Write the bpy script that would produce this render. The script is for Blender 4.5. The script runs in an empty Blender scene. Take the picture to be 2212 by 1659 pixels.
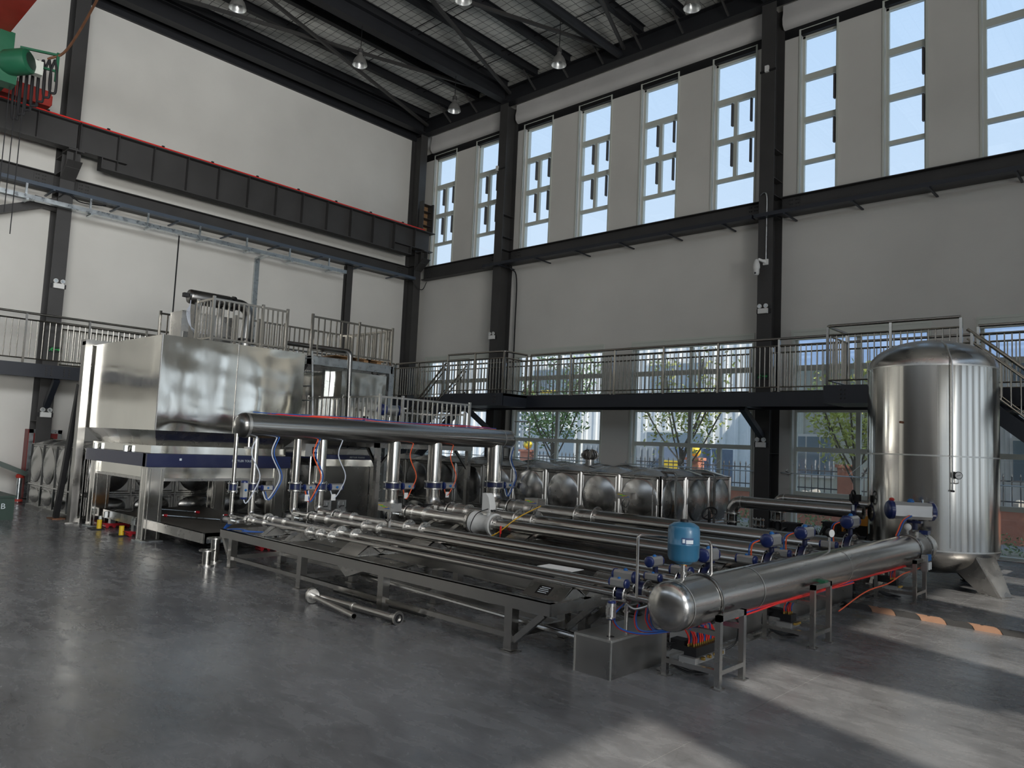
import bpy, bmesh, math, random
from mathutils import Vector, Matrix
random.seed(7)
R = math.radians
SC = bpy.context.scene
COL = SC.collection

# ---------------------------------------------------------------- camera
cd = bpy.data.cameras.new('camera'); cam = bpy.data.objects.new('camera', cd); COL.objects.link(cam)
_y, _p, _r = R(42.8925), R(4.72537), R(2.55789)
F = Vector((-math.sin(_y)*math.cos(_p), math.cos(_y)*math.cos(_p), math.sin(_p)))
RT = Vector((math.cos(_y), math.sin(_y), 0)); UP = RT.cross(F)
RR = math.cos(_r)*RT + math.sin(_r)*UP; UU = -math.sin(_r)*RT + math.cos(_r)*UP
M = Matrix.Identity(4)
for i in range(3):
    M[i][0] = RR[i]; M[i][1] = UU[i]; M[i][2] = -F[i]
M[0][3], M[1][3], M[2][3] = 0, 0, 2.0
cam.matrix_world = M
cd.sensor_width = 36; cd.lens = 36*1620.9/2212; cd.clip_start = .05; cd.clip_end = 600
SC.camera = cam

# ---------------------------------------------------------------- sky, sun, exposure
W = bpy.data.worlds.new('sky'); SC.world = W; W.use_nodes = True
nt = W.node_tree; nt.nodes.clear()
o = nt.nodes.new('ShaderNodeOutputWorld'); b = nt.nodes.new('ShaderNodeBackground')
tc = nt.nodes.new('ShaderNodeTexCoord'); sx = nt.nodes.new('ShaderNodeSeparateXYZ'); rp = nt.nodes.new('ShaderNodeValToRGB')
rp.color_ramp.elements[0].position = 0.0; rp.color_ramp.elements[0].color = (.80, .90, 1.0, 1)
rp.color_ramp.elements[1].position = .75; rp.color_ramp.elements[1].color = (.42, .66, 1.0, 1)
nt.links.new(tc.outputs['Generated'], sx.inputs[0]); nt.links.new(sx.outputs['Z'], rp.inputs[0])
nt.links.new(rp.outputs[0], b.inputs[0]); b.inputs[1].default_value = SKY = 1.25
nt.links.new(b.outputs[0], o.inputs[0])
sd = bpy.data.lights.new('sun', 'SUN'); sd.energy = 5.0; sd.angle = R(.6); sd.color = (1, .93, .82)
so = bpy.data.objects.new('sun', sd); COL.objects.link(so)
el, az = R(42), R(70)     # the sun stands behind the camera, to the right
D = Vector((-math.sin(az)*math.cos(el), math.cos(az)*math.cos(el), -math.sin(el)))
so.rotation_euler = D.to_track_quat('-Z', 'Y').to_euler()
def fill_light(name, loc, rot, sx_, sy_, watts, col=(.95, .975, 1), spread=180):
    l = bpy.data.lights.new(name, 'AREA'); l.spread = R(spread); l.shape = 'RECTANGLE'; l.size = sx_; l.size_y = sy_; l.energy = watts; l.color = col
    q = bpy.data.objects.new(name, l); COL.objects.link(q); q.location = loc; q.rotation_euler = rot; return q
# daylight lamps, added to boost light from unseen window rows behind the camera
for yy in (-10, -4, 2):
    fill_light('window_daylight', (10.2, yy, 11.2), (0, R(82), R(4)), 4.0, 5.5, 500, spread=100)
    fill_light('window_daylight', (10.2, yy, 2.9), (0, R(128), R(4)), 4.2, 5.5, 1150, (1, .98, .95), 115)  # added lamps of the lower row, tilted up to brighten the ceiling
for xx in (-15, -5, 5):
    fill_light('window_daylight', (xx, -12.7, 11.2), (R(-78), 0, R(180)), 7.5, 4.0, 60)
VS = SC.view_settings
VS.view_transform = 'Standard'; VS.look = 'None'; VS.gamma = 1; VS.exposure = 0.0; VS.use_curve_mapping = False
SC.display_settings.display_device = 'sRGB'

# ---------------------------------------------------------------- helpers
V = Vector
class MB:
    def __init__(s): s.v = []; s.f = []
    def add(s, vs, fs):
        n = len(s.v); s.v += [V(p) for p in vs]; s.f += [[n+i for i in q] for q in fs]; return s
    def box(s, a, b):
        x0, y0, z0 = (min(a[i], b[i]) for i in range(3)); x1, y1, z1 = (max(a[i], b[i]) for i in range(3))
        return s.add([(x0,y0,z0),(x1,y0,z0),(x1,y1,z0),(x0,y1,z0),(x0,y0,z1),(x1,y0,z1),(x1,y1,z1),(x0,y1,z1)],
                     [(3,2,1,0),(4,5,6,7),(0,1,5,4),(1,2,6,5),(2,3,7,6),(3,0,4,7)])
    def bar(s, p0, p1, w, h, up=(0,0,1)):
        p0, p1 = V(p0), V(p1); d = (p1-p0).normalized(); u = V(up)
        if abs(d.dot(u)) > .98: u = V((1,0,0))
        sd = d.cross(u).normalized(); u = sd.cross(d).normalized(); a, b_ = sd*w/2, u*h/2
        return s.add([p0-a-b_, p0+a-b_, p0+a+b_, p0-a+b_, p1-a-b_, p1+a-b_, p1+a+b_, p1-a+b_],
                     [(0,1,2,3),(7,6,5,4),(1,0,4,5),(2,1,5,6),(3,2,6,7),(0,3,7,4)])
    def ibeam(s, p0, p1, h, w, tf=.02, tw=.014, up=(0,0,1)):
        u = V(up).normalized(); p0, p1 = V(p0), V(p1)
        s.bar(p0+u*(h/2-tf/2), p1+u*(h/2-tf/2), w, tf, up); s.bar(p0-u*(h/2-tf/2), p1-u*(h/2-tf/2), w, tf, up)
        return s.bar(p0, p1, tw, h-2*tf, up)
    def lathe(s, o, ax, prof, n=20, cap=True, ang0=0, ang1=2*math.pi):
        o = V(o); ax = V(ax).normalized(); t = V((1,0,0)) if abs(ax.x) < .9 else V((0,1,0))
        e1 = ax.cross(t).normalized(); e2 = ax.cross(e1); full = ang1-ang0 > 6.28; m = n if full else n+1
        vs = []; fs = []
        for r, h in prof:
            for k in range(m):
                a = ang0+(ang1-ang0)*k/n; vs.append(o+ax*h+(e1*math.cos(a)+e2*math.sin(a))*r)
        for i in range(len(prof)-1):
            for k in range(m if full else m-1):
                k2 = (k+1) % m; fs.append((i*m+k, i*m+k2, (i+1)*m+k2, (i+1)*m+k))
        if cap and full:
            if prof[0][0] > 1e-5: fs.append(tuple(range(m-1, -1, -1)))
            if prof[-1][0] > 1e-5: fs.append(tuple(range((len(prof)-1)*m, len(prof)*m)))
        return s.add(vs, fs)
    def cyl(s, p0, p1, r, n=14, r2=None, cap=True):
        p0, p1 = V(p0), V(p1); L = (p1-p0).length
        return s.lathe(p0, p1-p0, [(r, 0), (r if r2 is None else r2, L)], n, cap)
    def tube(s, pts, r, n=8, cap=True):
        pts = [V(p) for p in pts]; N = len(pts); vs = []; fs = []
        d0 = (pts[1]-pts[0]).normalized(); t = V((0,0,1)) if abs(d0.z) < .9 else V((1,0,0)); e1 = d0.cross(t).normalized()
        for i, p in enumerate(pts):
            d = (pts[min(i+1, N-1)]-pts[max(i-1, 0)]).normalized(); e1 = (e1-d*e1.dot(d)).normalized(); e2 = d.cross(e1)
            for k in range(n):
                a = 2*math.pi*k/n; vs.append(p+(e1*math.cos(a)+e2*math.sin(a))*r)
        for i in range(N-1):
            for k in range(n):
                k2 = (k+1) % n; fs.append((i*n+k, i*n+k2, (i+1)*n+k2, (i+1)*n+k))
        if cap: fs += [tuple(range(n-1, -1, -1)), tuple(range((N-1)*n, N*n))]
        return s.add(vs, fs)
    def prism(s, poly, vec):
        n = len(poly); vec = V(vec); vs = [V(p) for p in poly]+[V(p)+vec for p in poly]
        fs = [tuple(range(n-1, -1, -1)), tuple(range(n, 2*n))]+[(k, (k+1) % n, n+(k+1) % n, n+k) for k in range(n)]
        return s.add(vs, fs)
    def sphere(s, o, r, n=12, sc=(1,1,1)):
        m = MB().lathe((0,0,0), (0,0,1), [(r*math.sin(math.pi*i/8), -r*math.cos(math.pi*i/8)) for i in range(9)], n)
        return s.add([V((p.x*sc[0], p.y*sc[1], p.z*sc[2]))+V(o) for p in m.v], m.f)
    def grid(s, nu, nv, fn):
        vs = [fn(i/nu, j/nv) for j in range(nv+1) for i in range(nu+1)]
        fs = [(j*(nu+1)+i, j*(nu+1)+i+1, (j+1)*(nu+1)+i+1, (j+1)*(nu+1)+i) for j in range(nv) for i in range(nu)]
        return s.add(vs, fs)
    def mesh(s, name, off=(0,0,0), sharp=38):
        me = bpy.data.meshes.new(name); off = V(off)
        me.from_pydata([p-off for p in s.v], [], s.f); me.update()
        b = bmesh.new(); b.from_mesh(me); bmesh.ops.recalc_face_normals(b, faces=b.faces); b.to_mesh(me); b.free()
        me.polygons.foreach_set('use_smooth', [True]*len(me.polygons)); me.set_sharp_from_angle(angle=R(sharp)); return me

ORG = {}
def org(o): return ORG.get(o.name, V((0,0,0))) if o else V((0,0,0))
def tag(o, label=None, cat=None, group=None, kind=None):
    if label: o['label'] = label
    if cat: o['category'] = cat
    if group: o['group'] = group
    if kind: o['kind'] = kind
    return o
def thing(name, label, cat, loc=(0,0,0), group=None, kind=None):
    o = bpy.data.objects.new(name, None); COL.objects.link(o); o.empty_display_size = .1
    o.location = loc; ORG[o.name] = V(loc); return tag(o, label, cat, group, kind)
def part(name, mb, m, parent=None, label=None, kind=None, sharp=38):
    me = mb.mesh(name, org(parent), sharp) if isinstance(mb, MB) else mb
    if isinstance(mb, MB): me.materials.append(MAT[m])
    o = bpy.data.objects.new(name, me); COL.objects.link(o); o.parent = parent; ORG[o.name] = org(parent)
    return tag(o, label, None, None, kind)
def solo(name, mb, m, label, cat, group=None, kind=None, sharp=38):
    o = part(name, mb, m, None, None, None, sharp); return tag(o, label, cat, group, kind)
def struct(name, mb, m, parent=None, label=None, sharp=38):
    o = part(name, mb, m, parent, label, None, sharp)
    if parent is None: o['kind'] = 'structure'
    return o
def piece(name, me, parent, loc, rot=None, scl=None):      # a repeated piece that shares its mesh
    o = bpy.data.objects.new(name, me); COL.objects.link(o); o.parent = parent
    o.location = V(loc)-org(parent); ORG[o.name] = V(loc)
    if rot: o.rotation_euler = rot
    if scl: o.scale = scl
    return o
def proto(name, mb, m):
    me = mb.mesh(name); me.materials.append(MAT[m]); return me
def copy_tree(o, parent=None, loc=None, rot=None, label=None, group=None):
    c = o.copy(); COL.objects.link(c); c.parent = parent
    if loc is not None: c.location = loc
    if rot is not None: c.rotation_euler = rot
    if label: c['label'] = label
    if group: c['group'] = group
    for ch in list(o.children): copy_tree(ch, c)
    return c
def smooth(pts, n=6):
    pts = [V(p) for p in pts]; out = []; P = [2*pts[0]-pts[1]]+pts+[2*pts[-1]-pts[-2]]
    for i in range(1, len(P)-2):
        a, b_, c, d = P[i-1:i+3]
        for k in range(n):
            t = k/n; out.append(.5*((2*b_)+(c-a)*t+(2*a-5*b_+4*c-d)*t*t+(3*b_-a-3*c+d)*t**3))
    return out+[pts[-1]]
def elbow(p0, c, p1, rr, n=8):                             # polyline p0-c-p1 with a rounded bend of radius rr
    p0, c, p1 = V(p0), V(c), V(p1); a = (p0-c).normalized(); b_ = (p1-c).normalized(); th = a.angle(b_); t = rr/math.tan(th/2)
    A, B = c+a*t, c+b_*t; ce = c+(a+b_).normalized()*(rr/math.sin(th/2)); out = [p0]; u = A-ce; w = B-ce; ph = u.angle(w)
    for k in range(n+1):
        f = k/n; out.append(ce+(u*math.sin((1-f)*ph)+w*math.sin(f*ph))/math.sin(ph))
    return out+[p1]
def text_mesh(name, body, size, m, parent, loc, rot, thick=.002):
    cu = bpy.data.curves.new(name, 'FONT'); cu.body = body; cu.size = size; cu.extrude = thick; cu.align_x = 'CENTER'; cu.align_y = 'CENTER'
    t = bpy.data.objects.new('tmp', cu); COL.objects.link(t); dg = bpy.context.evaluated_depsgraph_get()
    me = bpy.data.meshes.new_from_object(t.evaluated_get(dg)); bpy.data.objects.remove(t); me.name = name
    me.materials.clear(); me.materials.append(MAT[m])
    return piece(name, me, parent, loc, rot)
ORD = ['first','second','third','fourth','fifth','sixth','seventh','eighth','ninth','tenth','eleventh','twelfth','thirteenth','fourteenth','fifteenth','sixteenth','seventeenth','eighteenth','nineteenth','twentieth','twenty-first','twenty-second','twenty-third','twenty-fourth','twenty-fifth']

# ---------------------------------------------------------------- materials
MAT = {}
def lin(c): return tuple((x/255/12.92 if x/255 <= .04045 else ((x/255+.055)/1.055)**2.4) for x in c)+(1,)
def mat(name, c, rough=.5, metal=0, var=0, vs=3, vst=(1,1,1), rvar=0, bump=0, bs=20, bst=(1,1,1), spec=.5, coat=0, detail=4, bd=.02, world=False):
    m = bpy.data.materials.new(name); m.use_nodes = True; t = m.node_tree; p = t.nodes['Principled BSDF']; L = t.links.new
    p.inputs['Base Color'].default_value = lin(c); p.inputs['Roughness'].default_value = rough; p.inputs['Metallic'].default_value = metal
    p.inputs['Specular IOR Level'].default_value = spec; p.inputs['Coat Weight'].default_value = coat
    if var or rvar or bump:
        g = t.nodes.new('ShaderNodeNewGeometry') if world else t.nodes.new('ShaderNodeTexCoord'); src = g.outputs['Position'] if world else g.outputs['Object']
    def noise(sc, st, d):
        mp = t.nodes.new('ShaderNodeMapping'); mp.inputs['Scale'].default_value = st; L(src, mp.inputs[0])
        n = t.nodes.new('ShaderNodeTexNoise'); n.inputs['Scale'].default_value = sc; n.inputs['Detail'].default_value = d; L(mp.outputs[0], n.inputs[0]); return n
    if var or rvar:
        n = noise(vs, vst, detail)
        if var:
            r_ = t.nodes.new('ShaderNodeMapRange'); r_.inputs[1].default_value = .3; r_.inputs[2].default_value = .7; r_.inputs[3].default_value = 1-var; r_.inputs[4].default_value = 1+var
            L(n.outputs[0], r_.inputs[0]); x = t.nodes.new('ShaderNodeMixRGB'); x.blend_type = 'MULTIPLY'; x.inputs[0].default_value = 1; x.inputs[1].default_value = lin(c)
            L(r_.outputs[0], x.inputs[2]); L(x.outputs[0], p.inputs['Base Color'])
        if rvar:
            r2 = t.nodes.new('ShaderNodeMapRange'); r2.inputs[1].default_value = .3; r2.inputs[2].default_value = .7; r2.inputs[3].default_value = max(.02, rough-rvar); r2.inputs[4].default_value = rough+rvar
            L(n.outputs[0], r2.inputs[0]); L(r2.outputs[0], p.inputs['Roughness'])
    if bump:
        n2 = noise(bs, bst, 5); bp = t.nodes.new('ShaderNodeBump'); bp.inputs['Strength'].default_value = bump; bp.inputs['Distance'].default_value = bd
        L(n2.outputs[0], bp.inputs['Height']); L(bp.outputs[0], p.inputs['Normal'])
    MAT[name] = m; return m
mat('plaster', (214,212,205), .85, var=.06, vs=.45, bump=.25, bs=2.2, bst=(1,1,1.6), bd=.03, world=True)
mat('darkwall', (84,84,84), .8)
mat('jointgrey', (150,150,148), .8)
mat('band', (196,194,190), .85, var=.08, vs=.7, bump=.35, bs=3, bd=.03, world=True)
mat('steelpaint', (64,63,62), .5, var=.12, vs=1.5, bump=.1, bs=8, spec=.4)
mat('blackpaint', (36,37,40), .5, var=.1, vs=1.5, spec=.4)
mat('navybeam', (38,42,50), .45, var=.08, vs=2)
mat('bluetray', (74,84,96), .4, var=.08, vs=2)
mat('galv', (200,206,208), .32, 1, var=.1, vs=9, rvar=.08)
mat('steel', (186,184,180), .27, 1, var=.08, vs=2.5, rvar=.09)
mat('steelx', (176,174,170), .24, 1, var=.07, vs=2, vst=(.15,1,1), rvar=.07)        # lengthwise drawn pipe
mat('steely', (190,188,184), .25, 1, var=.08, vs=3, vst=(1,.12,1), rvar=.07, bump=.3, bs=9, bst=(1,.012,1), bd=.008)
mat('steelz', (198,196,190), .17, 1, var=.06, vs=3, vst=(1,1,.08), rvar=.07, bump=.05, bs=7, bst=(1,1,.03), bd=.004)
mat('steeldark', (132,131,128), .3, 1, var=.08, vs=2, rvar=.08)
mat('basinsteel', (176,174,170), .33, 1, var=.14, vs=1.6, rvar=.1)
mat('steelmirror', (226,224,216), .12, 1, var=.05, vs=2.5, vst=(1,1,.3), rvar=.05, bump=.05, bs=2.0, bst=(1,1,.7), bd=.03)
mat('tanksteel', (200,198,192), .15, 1, var=.05, vs=3, vst=(1,1,.08), rvar=.05, bump=.35, bs=2.6, bst=(1,1,.012), bd=.02)
mat('steelweld', (214,213,208), .42, 1, var=.06, vs=30)
mat('railsteel', (172,168,160), .2, 1)
mat('panelsteel', (178,177,174), .26, 1, var=.06, vs=2, rvar=.06)
mat('flangesteel', (205,203,198), .3, 1, rvar=.06, vs=10)
mat('red', (176,52,40), .5, var=.08, vs=4)
mat('railred', (224,44,36), .4)
mat('green', (34,96,68), .4, var=.06, vs=4)
mat('bingreen', (34,58,48), .45)
mat('black', (18,18,20), .5)
mat('rubber', (28,28,30), .7, var=.15, vs=8)
mat('darkhole', (6,6,7), .8)
mat('navy', (24,32,70), .35, coat=.2)
mat('valveblue', (24,40,92), .3, coat=.3)
mat('knobblue', (30,98,164), .35)
mat('alu', (188,188,186), .42, .85, rvar=.05, vs=12)
mat('castwhite', (214,214,210), .4)
mat('hosered', (226,50,44), .35)
mat('hoseorange', (236,98,56), .35)
mat('hoseblue', (40,86,160), .35)
mat('hosewhite', (200,206,216), .4)
mat('wireyellow', (214,168,40), .4)
mat('tankblue', (40,100,132), .32, coat=.5, var=.03, vs=4)
mat('label', (205,214,218), .5)
mat('labelblue', (40,70,110), .5)
mat('paper', (225,225,222), .7)
mat('plate', (20,20,20), .35)
mat('white', (228,228,224), .5)
mat('pvc', (206,210,200), .45)
mat('lampgrey', (150,148,144), .4, .6)
mat('lampinside', (214,216,214), .3, .5)
mat('brass', (184,150,80), .3, 1)
mat('yellow', (214,182,40), .45)
mat('orange', (222,150,50), .5)
mat('dollyred', (170,30,40), .45)
mat('wood', (150,116,80), .7, var=.2, vs=4, vst=(1,6,6))
mat('deckplate', (70,66,60), .5, var=.2, vs=3)
mat('rust', (120,82,58), .8, var=.2, vs=6)
mat('bumpblack', (48,48,48), .75, var=.1, vs=10)
mat('bumptan', (142,108,86), .75, var=.08, vs=10)
mat('signgreen', (40,190,90), .5)
mat('signdark', (16,40,28), .5)
mat('cabinetred', (120,36,34), .4)
mat('gold', (206,180,60), .5)
mat('extwhite', (240,240,238), .6, var=.04, vs=1)
mat('extblue', (120,140,170), .4)
mat('extglass', (120,138,152), .15, spec=.8)
mat('brick', (226,150,124), .8, var=.08, vs=6)
mat('asphalt', (150,150,148), .9, var=.1, vs=2)
mat('ground', (150,140,120), .9, var=.15, vs=3)
mat('bark', (120,108,96), .9, var=.2, vs=10)
mat('leaf', (196,200,110), .6, var=.35, vs=1.7)
mat('leafgreen', (150,176,110), .6, var=.3, vs=1.7)
mat('hedge', (140,160,110), .7, var=.4, vs=6)
mat('globe', (244,214,70), .4)
mat('iron', (90,90,92), .5)
mat('container', (150,160,170), .5, var=.06, vs=2)
mat('rubble', (176,170,160), .9, var=.3, vs=4)
# special materials: polished concrete, foil insulation behind wire mesh, window glass
def m_floor():
    m = bpy.data.materials.new('concrete'); m.use_nodes = True; t = m.node_tree; p = t.nodes['Principled BSDF']; L = t.links.new; N = t.nodes.new
    g = N('ShaderNodeNewGeometry'); P_ = g.outputs['Position']
    n1 = N('ShaderNodeTexNoise'); n1.inputs['Scale'].default_value = .45; n1.inputs['Detail'].default_value = 8; n1.inputs['Roughness'].default_value = .6; L(P_, n1.inputs[0])
    mp = N('ShaderNodeMapping'); mp.inputs['Scale'].default_value = (1, 2.2, 1); mp.inputs['Rotation'].default_value = (0, 0, .5); L(P_, mp.inputs[0])
    n2 = N('ShaderNodeTexNoise'); n2.inputs['Scale'].default_value = 2.6; n2.inputs['Detail'].default_value = 9; n2.inputs['Roughness'].default_value = .65; n2.inputs['Distortion'].default_value = .6; L(mp.outputs[0], n2.inputs[0])
    a = N('ShaderNodeMath'); a.operation = 'MULTIPLY_ADD'; L(n2.outputs[0], a.inputs[0]); a.inputs[1].default_value = .5; L(n1.outputs[0], a.inputs[2])
    cr = N('ShaderNodeValToRGB'); cr.color_ramp.elements[0].position = .5; cr.color_ramp.elements[0].color = lin((62,62,63)); cr.color_ramp.elements[1].position = .95; cr.color_ramp.elements[1].color = lin((124,125,127)); L(a.outputs[0], cr.inputs[0])
    vo = N('ShaderNodeTexVoronoi'); vo.feature = 'DISTANCE_TO_EDGE'; vo.inputs['Scale'].default_value = 3.2
    mx = N('ShaderNodeMixRGB'); mx.inputs[0].default_value = .14; L(P_, mx.inputs[1]); L(n2.outputs['Color'], mx.inputs[2]); L(mx.outputs[0], vo.inputs[0])
    vr = N('ShaderNodeMapRange'); vr.inputs[1].default_value = 0; vr.inputs[2].default_value = .02; vr.inputs[3].default_value = .9; vr.inputs[4].default_value = 1; L(vo.outputs['Distance'], vr.inputs[0])
    mu = N('ShaderNodeMixRGB'); mu.blend_type = 'MULTIPLY'; mu.inputs[0].default_value = 1; L(cr.outputs[0], mu.inputs[1]); L(vr.outputs[0], mu.inputs[2]); L(mu.outputs[0], p.inputs['Base Color'])
    rr = N('ShaderNodeMapRange'); rr.inputs[1].default_value = .35; rr.inputs[2].default_value = .7; rr.inputs[3].default_value = .17; rr.inputs[4].default_value = .36; L(n2.outputs[0], rr.inputs[0]); L(rr.outputs[0], p.inputs['Roughness'])
    bp = N('ShaderNodeBump'); bp.inputs['Strength'].default_value = .12; bp.inputs['Distance'].default_value = .01; L(n1.outputs[0], bp.inputs['Height']); L(bp.outputs[0], p.inputs['Normal'])
    MAT['concrete'] = m
def m_ceiling():
    m = bpy.data.materials.new('insulation'); m.use_nodes = True; t = m.node_tree; p = t.nodes['Principled BSDF']; L = t.links.new; N = t.nodes.new
    g = N('ShaderNodeNewGeometry'); s = N('ShaderNodeSeparateXYZ'); L(g.outputs['Position'], s.inputs[0])
    n = N('ShaderNodeTexNoise'); n.inputs['Scale'].default_value = .9; n.inputs['Detail'].default_value = 6; L(g.outputs['Position'], n.inputs[0])
    def line(sock, per, wd):
        w = N('ShaderNodeMath'); w.operation = 'MULTIPLY_ADD'; L(n.outputs[0], w.inputs[0]); w.inputs[1].default_value = .12; L(sock, w.inputs[2])
        a = N('ShaderNodeMath'); a.operation = 'PINGPONG'; L(w.outputs[0], a.inputs[0]); a.inputs[1].default_value = per/2
        c = N('ShaderNodeMath'); c.operation = 'LESS_THAN'; L(a.outputs[0], c.inputs[0]); c.inputs[1].default_value = wd; return c
    l1 = line(s.outputs['X'], .32, .010); l2 = line(s.outputs['Y'], .26, .010)
    mx = N('ShaderNodeMath'); mx.operation = 'MAXIMUM'; L(l1.outputs[0], mx.inputs[0]); L(l2.outputs[0], mx.inputs[1])
    cr = N('ShaderNodeValToRGB'); cr.color_ramp.elements[0].position = .35; cr.color_ramp.elements[0].color = lin((196,197,192)); cr.color_ramp.elements[1].position = .7; cr.color_ramp.elements[1].color = lin((228,229,222)); L(n.outputs[0], cr.inputs[0])
    c2 = N('ShaderNodeMixRGB'); L(mx.outputs[0], c2.inputs[0]); L(cr.outputs[0], c2.inputs[1]); c2.inputs[2].default_value = lin((96,97,96)); L(c2.outputs[0], p.inputs['Base Color'])
    p.inputs['Roughness'].default_value = .45
    b2 = N('ShaderNodeBump'); b2.inputs['Strength'].default_value = .5; b2.inputs['Distance'].default_value = .05; n3 = N('ShaderNodeTexNoise'); n3.inputs['Scale'].default_value = 4; n3.inputs['Detail'].default_value = 6; L(g.outputs['Position'], n3.inputs[0])
    L(n3.outputs[0], b2.inputs['Height']); L(b2.outputs[0], p.inputs['Normal'])
    MAT['insulation'] = m
def m_glass():
    m = bpy.data.materials.new('glass'); m.use_nodes = True; t = m.node_tree; t.nodes.clear(); L = t.links.new; N = t.nodes.new
    o = N('ShaderNodeOutputMaterial'); a = N('ShaderNodeBsdfTransparent'); a.inputs[0].default_value = (.93,.95,.96,1); g = N('ShaderNodeBsdfGlossy'); g.inputs['Roughness'].default_value = .02
    d = N('ShaderNodeBsdfDiffuse'); d.inputs[0].default_value = (.8,.82,.85,1); x1 = N('ShaderNodeMixShader'); x1.inputs[0].default_value = .05; L(a.outputs[0], x1.inputs[1]); L(d.outputs[0], x1.inputs[2])
    x2 = N('ShaderNodeMixShader'); x2.inputs[0].default_value = .05; L(x1.outputs[0], x2.inputs[1]); L(g.outputs[0], x2.inputs[2]); L(x2.outputs[0], o.inputs[0]); MAT['glass'] = m
m_floor(); m_ceiling(); m_glass()

XL, YB, XR, YF = -23.45, 19.3, 10.5, -13.0
ZC = 15.2
# ---------------------------------------------------------------- floor: cast slabs with saw-cut joints
fl = bpy.data.objects.new('floor', None); COL.objects.link(fl); tag(fl, 'polished grey concrete floor of the hall', None, None, 'structure')
xs = [XL-.3, -20.7, -14.7, -8.7, -2.7, 3.3, XR+.3]; ys = [YF-.3, -6.0, 1.2, YB+.3]
for i in range(len(xs)-1):
    for j in range(len(ys)-1):
        g = .003; part('slab', MB().box((xs[i]+g, ys[j]+g, -.2), (xs[i+1]-g, ys[j+1]-g, 0)), 'concrete', fl)
f_ = MB()
for x in xs[1:-1]: f_.box((x-.006, ys[0], -.2), (x+.006, ys[-1], -.004))
part('joint_filler', f_, 'jointgrey', fl)

# ---------------------------------------------------------------- ceiling, purlins, girders, bracing
struct('ceiling', MB().box((XL-.3, YF-.3, ZC), (XR+.3, YB+.3, ZC+.12)), 'insulation', label='silver insulation behind wire mesh under the roof')
def purlin_mesh(L):
    mb = MB(); z0, z1 = 14.93, ZC-.005
    mb.box((-.008, -L, z0), (.008, 0, z1)).box((-.09, -L, z0), (.09, 0, z0+.014)).box((-.09, -L, z1-.014), (.09, 0, z1)).box((.076, -L, z0), (.09, 0, z0+.05))
    return mb
pm = proto('purlin', purlin_mesh(YB-YF-.5), 'blackpaint')
rodm = proto('sag_rod', MB().cyl((0,0,0), (1.45,0,0), .014, 6), 'black')
PX = [-22.72]+[-21.3+1.45*k for k in range(22)]
for k, x in enumerate(PX):
    if x > XR-.3: break
    p = bpy.data.objects.new('roof_purlin', pm); COL.objects.link(p); p.location = (x, YB-.45, 0); ORG[p.name] = V(p.location)
    tag(p, 'dark steel roof purlin, %s one counted from the left wall' % ORD[k], 'purlin', 'roof purlins under the insulation')
    if x < -8 and x > -22.5:
        for y in (17.0, 14.3, 11.6, 8.9):
            for d in (0, .32): piece('sag_rod', rodm, p, (x, y+d, 15.08))
def girder(name, label, x, mb, m='blackpaint'): return solo(name, mb, m, label, 'beam', 'lengthwise roof girders')
girder('roof_girder', 'deep dark roof girder running above the left wall', -22.85, MB().ibeam((-22.85, YF, 14.6), (-22.85, 18.7, 14.6), .52, .34, .022, .016))
girder('roof_girder', 'dark roof girder ending on the wall column nearest the corner', -18.36, MB().ibeam((-18.36, YF, 14.62), (-18.36, 18.7, 14.62), .5, .32, .022, .016))
girder('roof_strut', 'round tubular roof strut midway between the two wall columns', -13.4, MB().cyl((-13.4, YF, 14.52), (-13.4, 18.75, 14.52), .13, 14))
girder('roof_girder', 'dark roof girder ending on the wall column beside the camera dome', -8.46, MB().ibeam((-8.46, YF, 14.62), (-8.46, 18.7, 14.62), .5, .32, .022, .016))
girder('roof_girder', 'dark roof girder farthest from the left wall', 1.44, MB().ibeam((1.44, YF, 14.62), (1.44, 18.7, 14.62), .5, .32, .022, .016))
r_ = MB().ibeam((XL+.02, 18.9, 14.64), (XR-.05, 18.9, 14.64), .58, .34, .022, .016)
ra = solo('end_rafter', r_, 'blackpaint', 'dark end rafter running along the top of the window wall', 'beam')
for x in [p for p in PX if p < XR-1][1::1]:
    part('kicker_brace', MB().bar((x, 18.1, 14.9), (x+.02, 18.75, 14.42), .05, .05), 'steelpaint', ra)
for y, lb in ((6.28, 'dark frame rafter high above the tall left column'), (-6.2, 'dark frame rafter behind the camera')):
    solo('frame_rafter', MB().ibeam((XL+.6, y, 14.62), (XR-.05, y, 14.62), .58, .3, .02, .014), 'blackpaint', lb, 'beam')
for (a, b_, lb) in (((-22.6,18.7),(-18.5,6.5),'left girder bay, falling from the corner'),((-18.6,18.7),(-22.6,6.5),'left girder bay, rising to the corner column'),((-18.1,18.7),(-13.5,6.5),'middle bay, starting at the corner-side column'),
                    ((-13.6,18.7),(-18.2,6.5),'middle bay, starting at the tube strut'),((-13.2,18.7),(-8.6,6.5),'right bay, starting at the tube strut'),((-8.7,18.7),(-13.2,6.5),'right bay, starting at the wall column')):
    solo('roof_brace', MB().bar((a[0], a[1], 14.62 if b_[0] > a[0] else 14.72), (b_[0], b_[1], 14.62 if b_[0] > a[0] else 14.72), .09, .09), 'steelpaint', 'diagonal roof brace of the '+lb, 'brace', 'diagonal braces in the roof plane')

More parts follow.
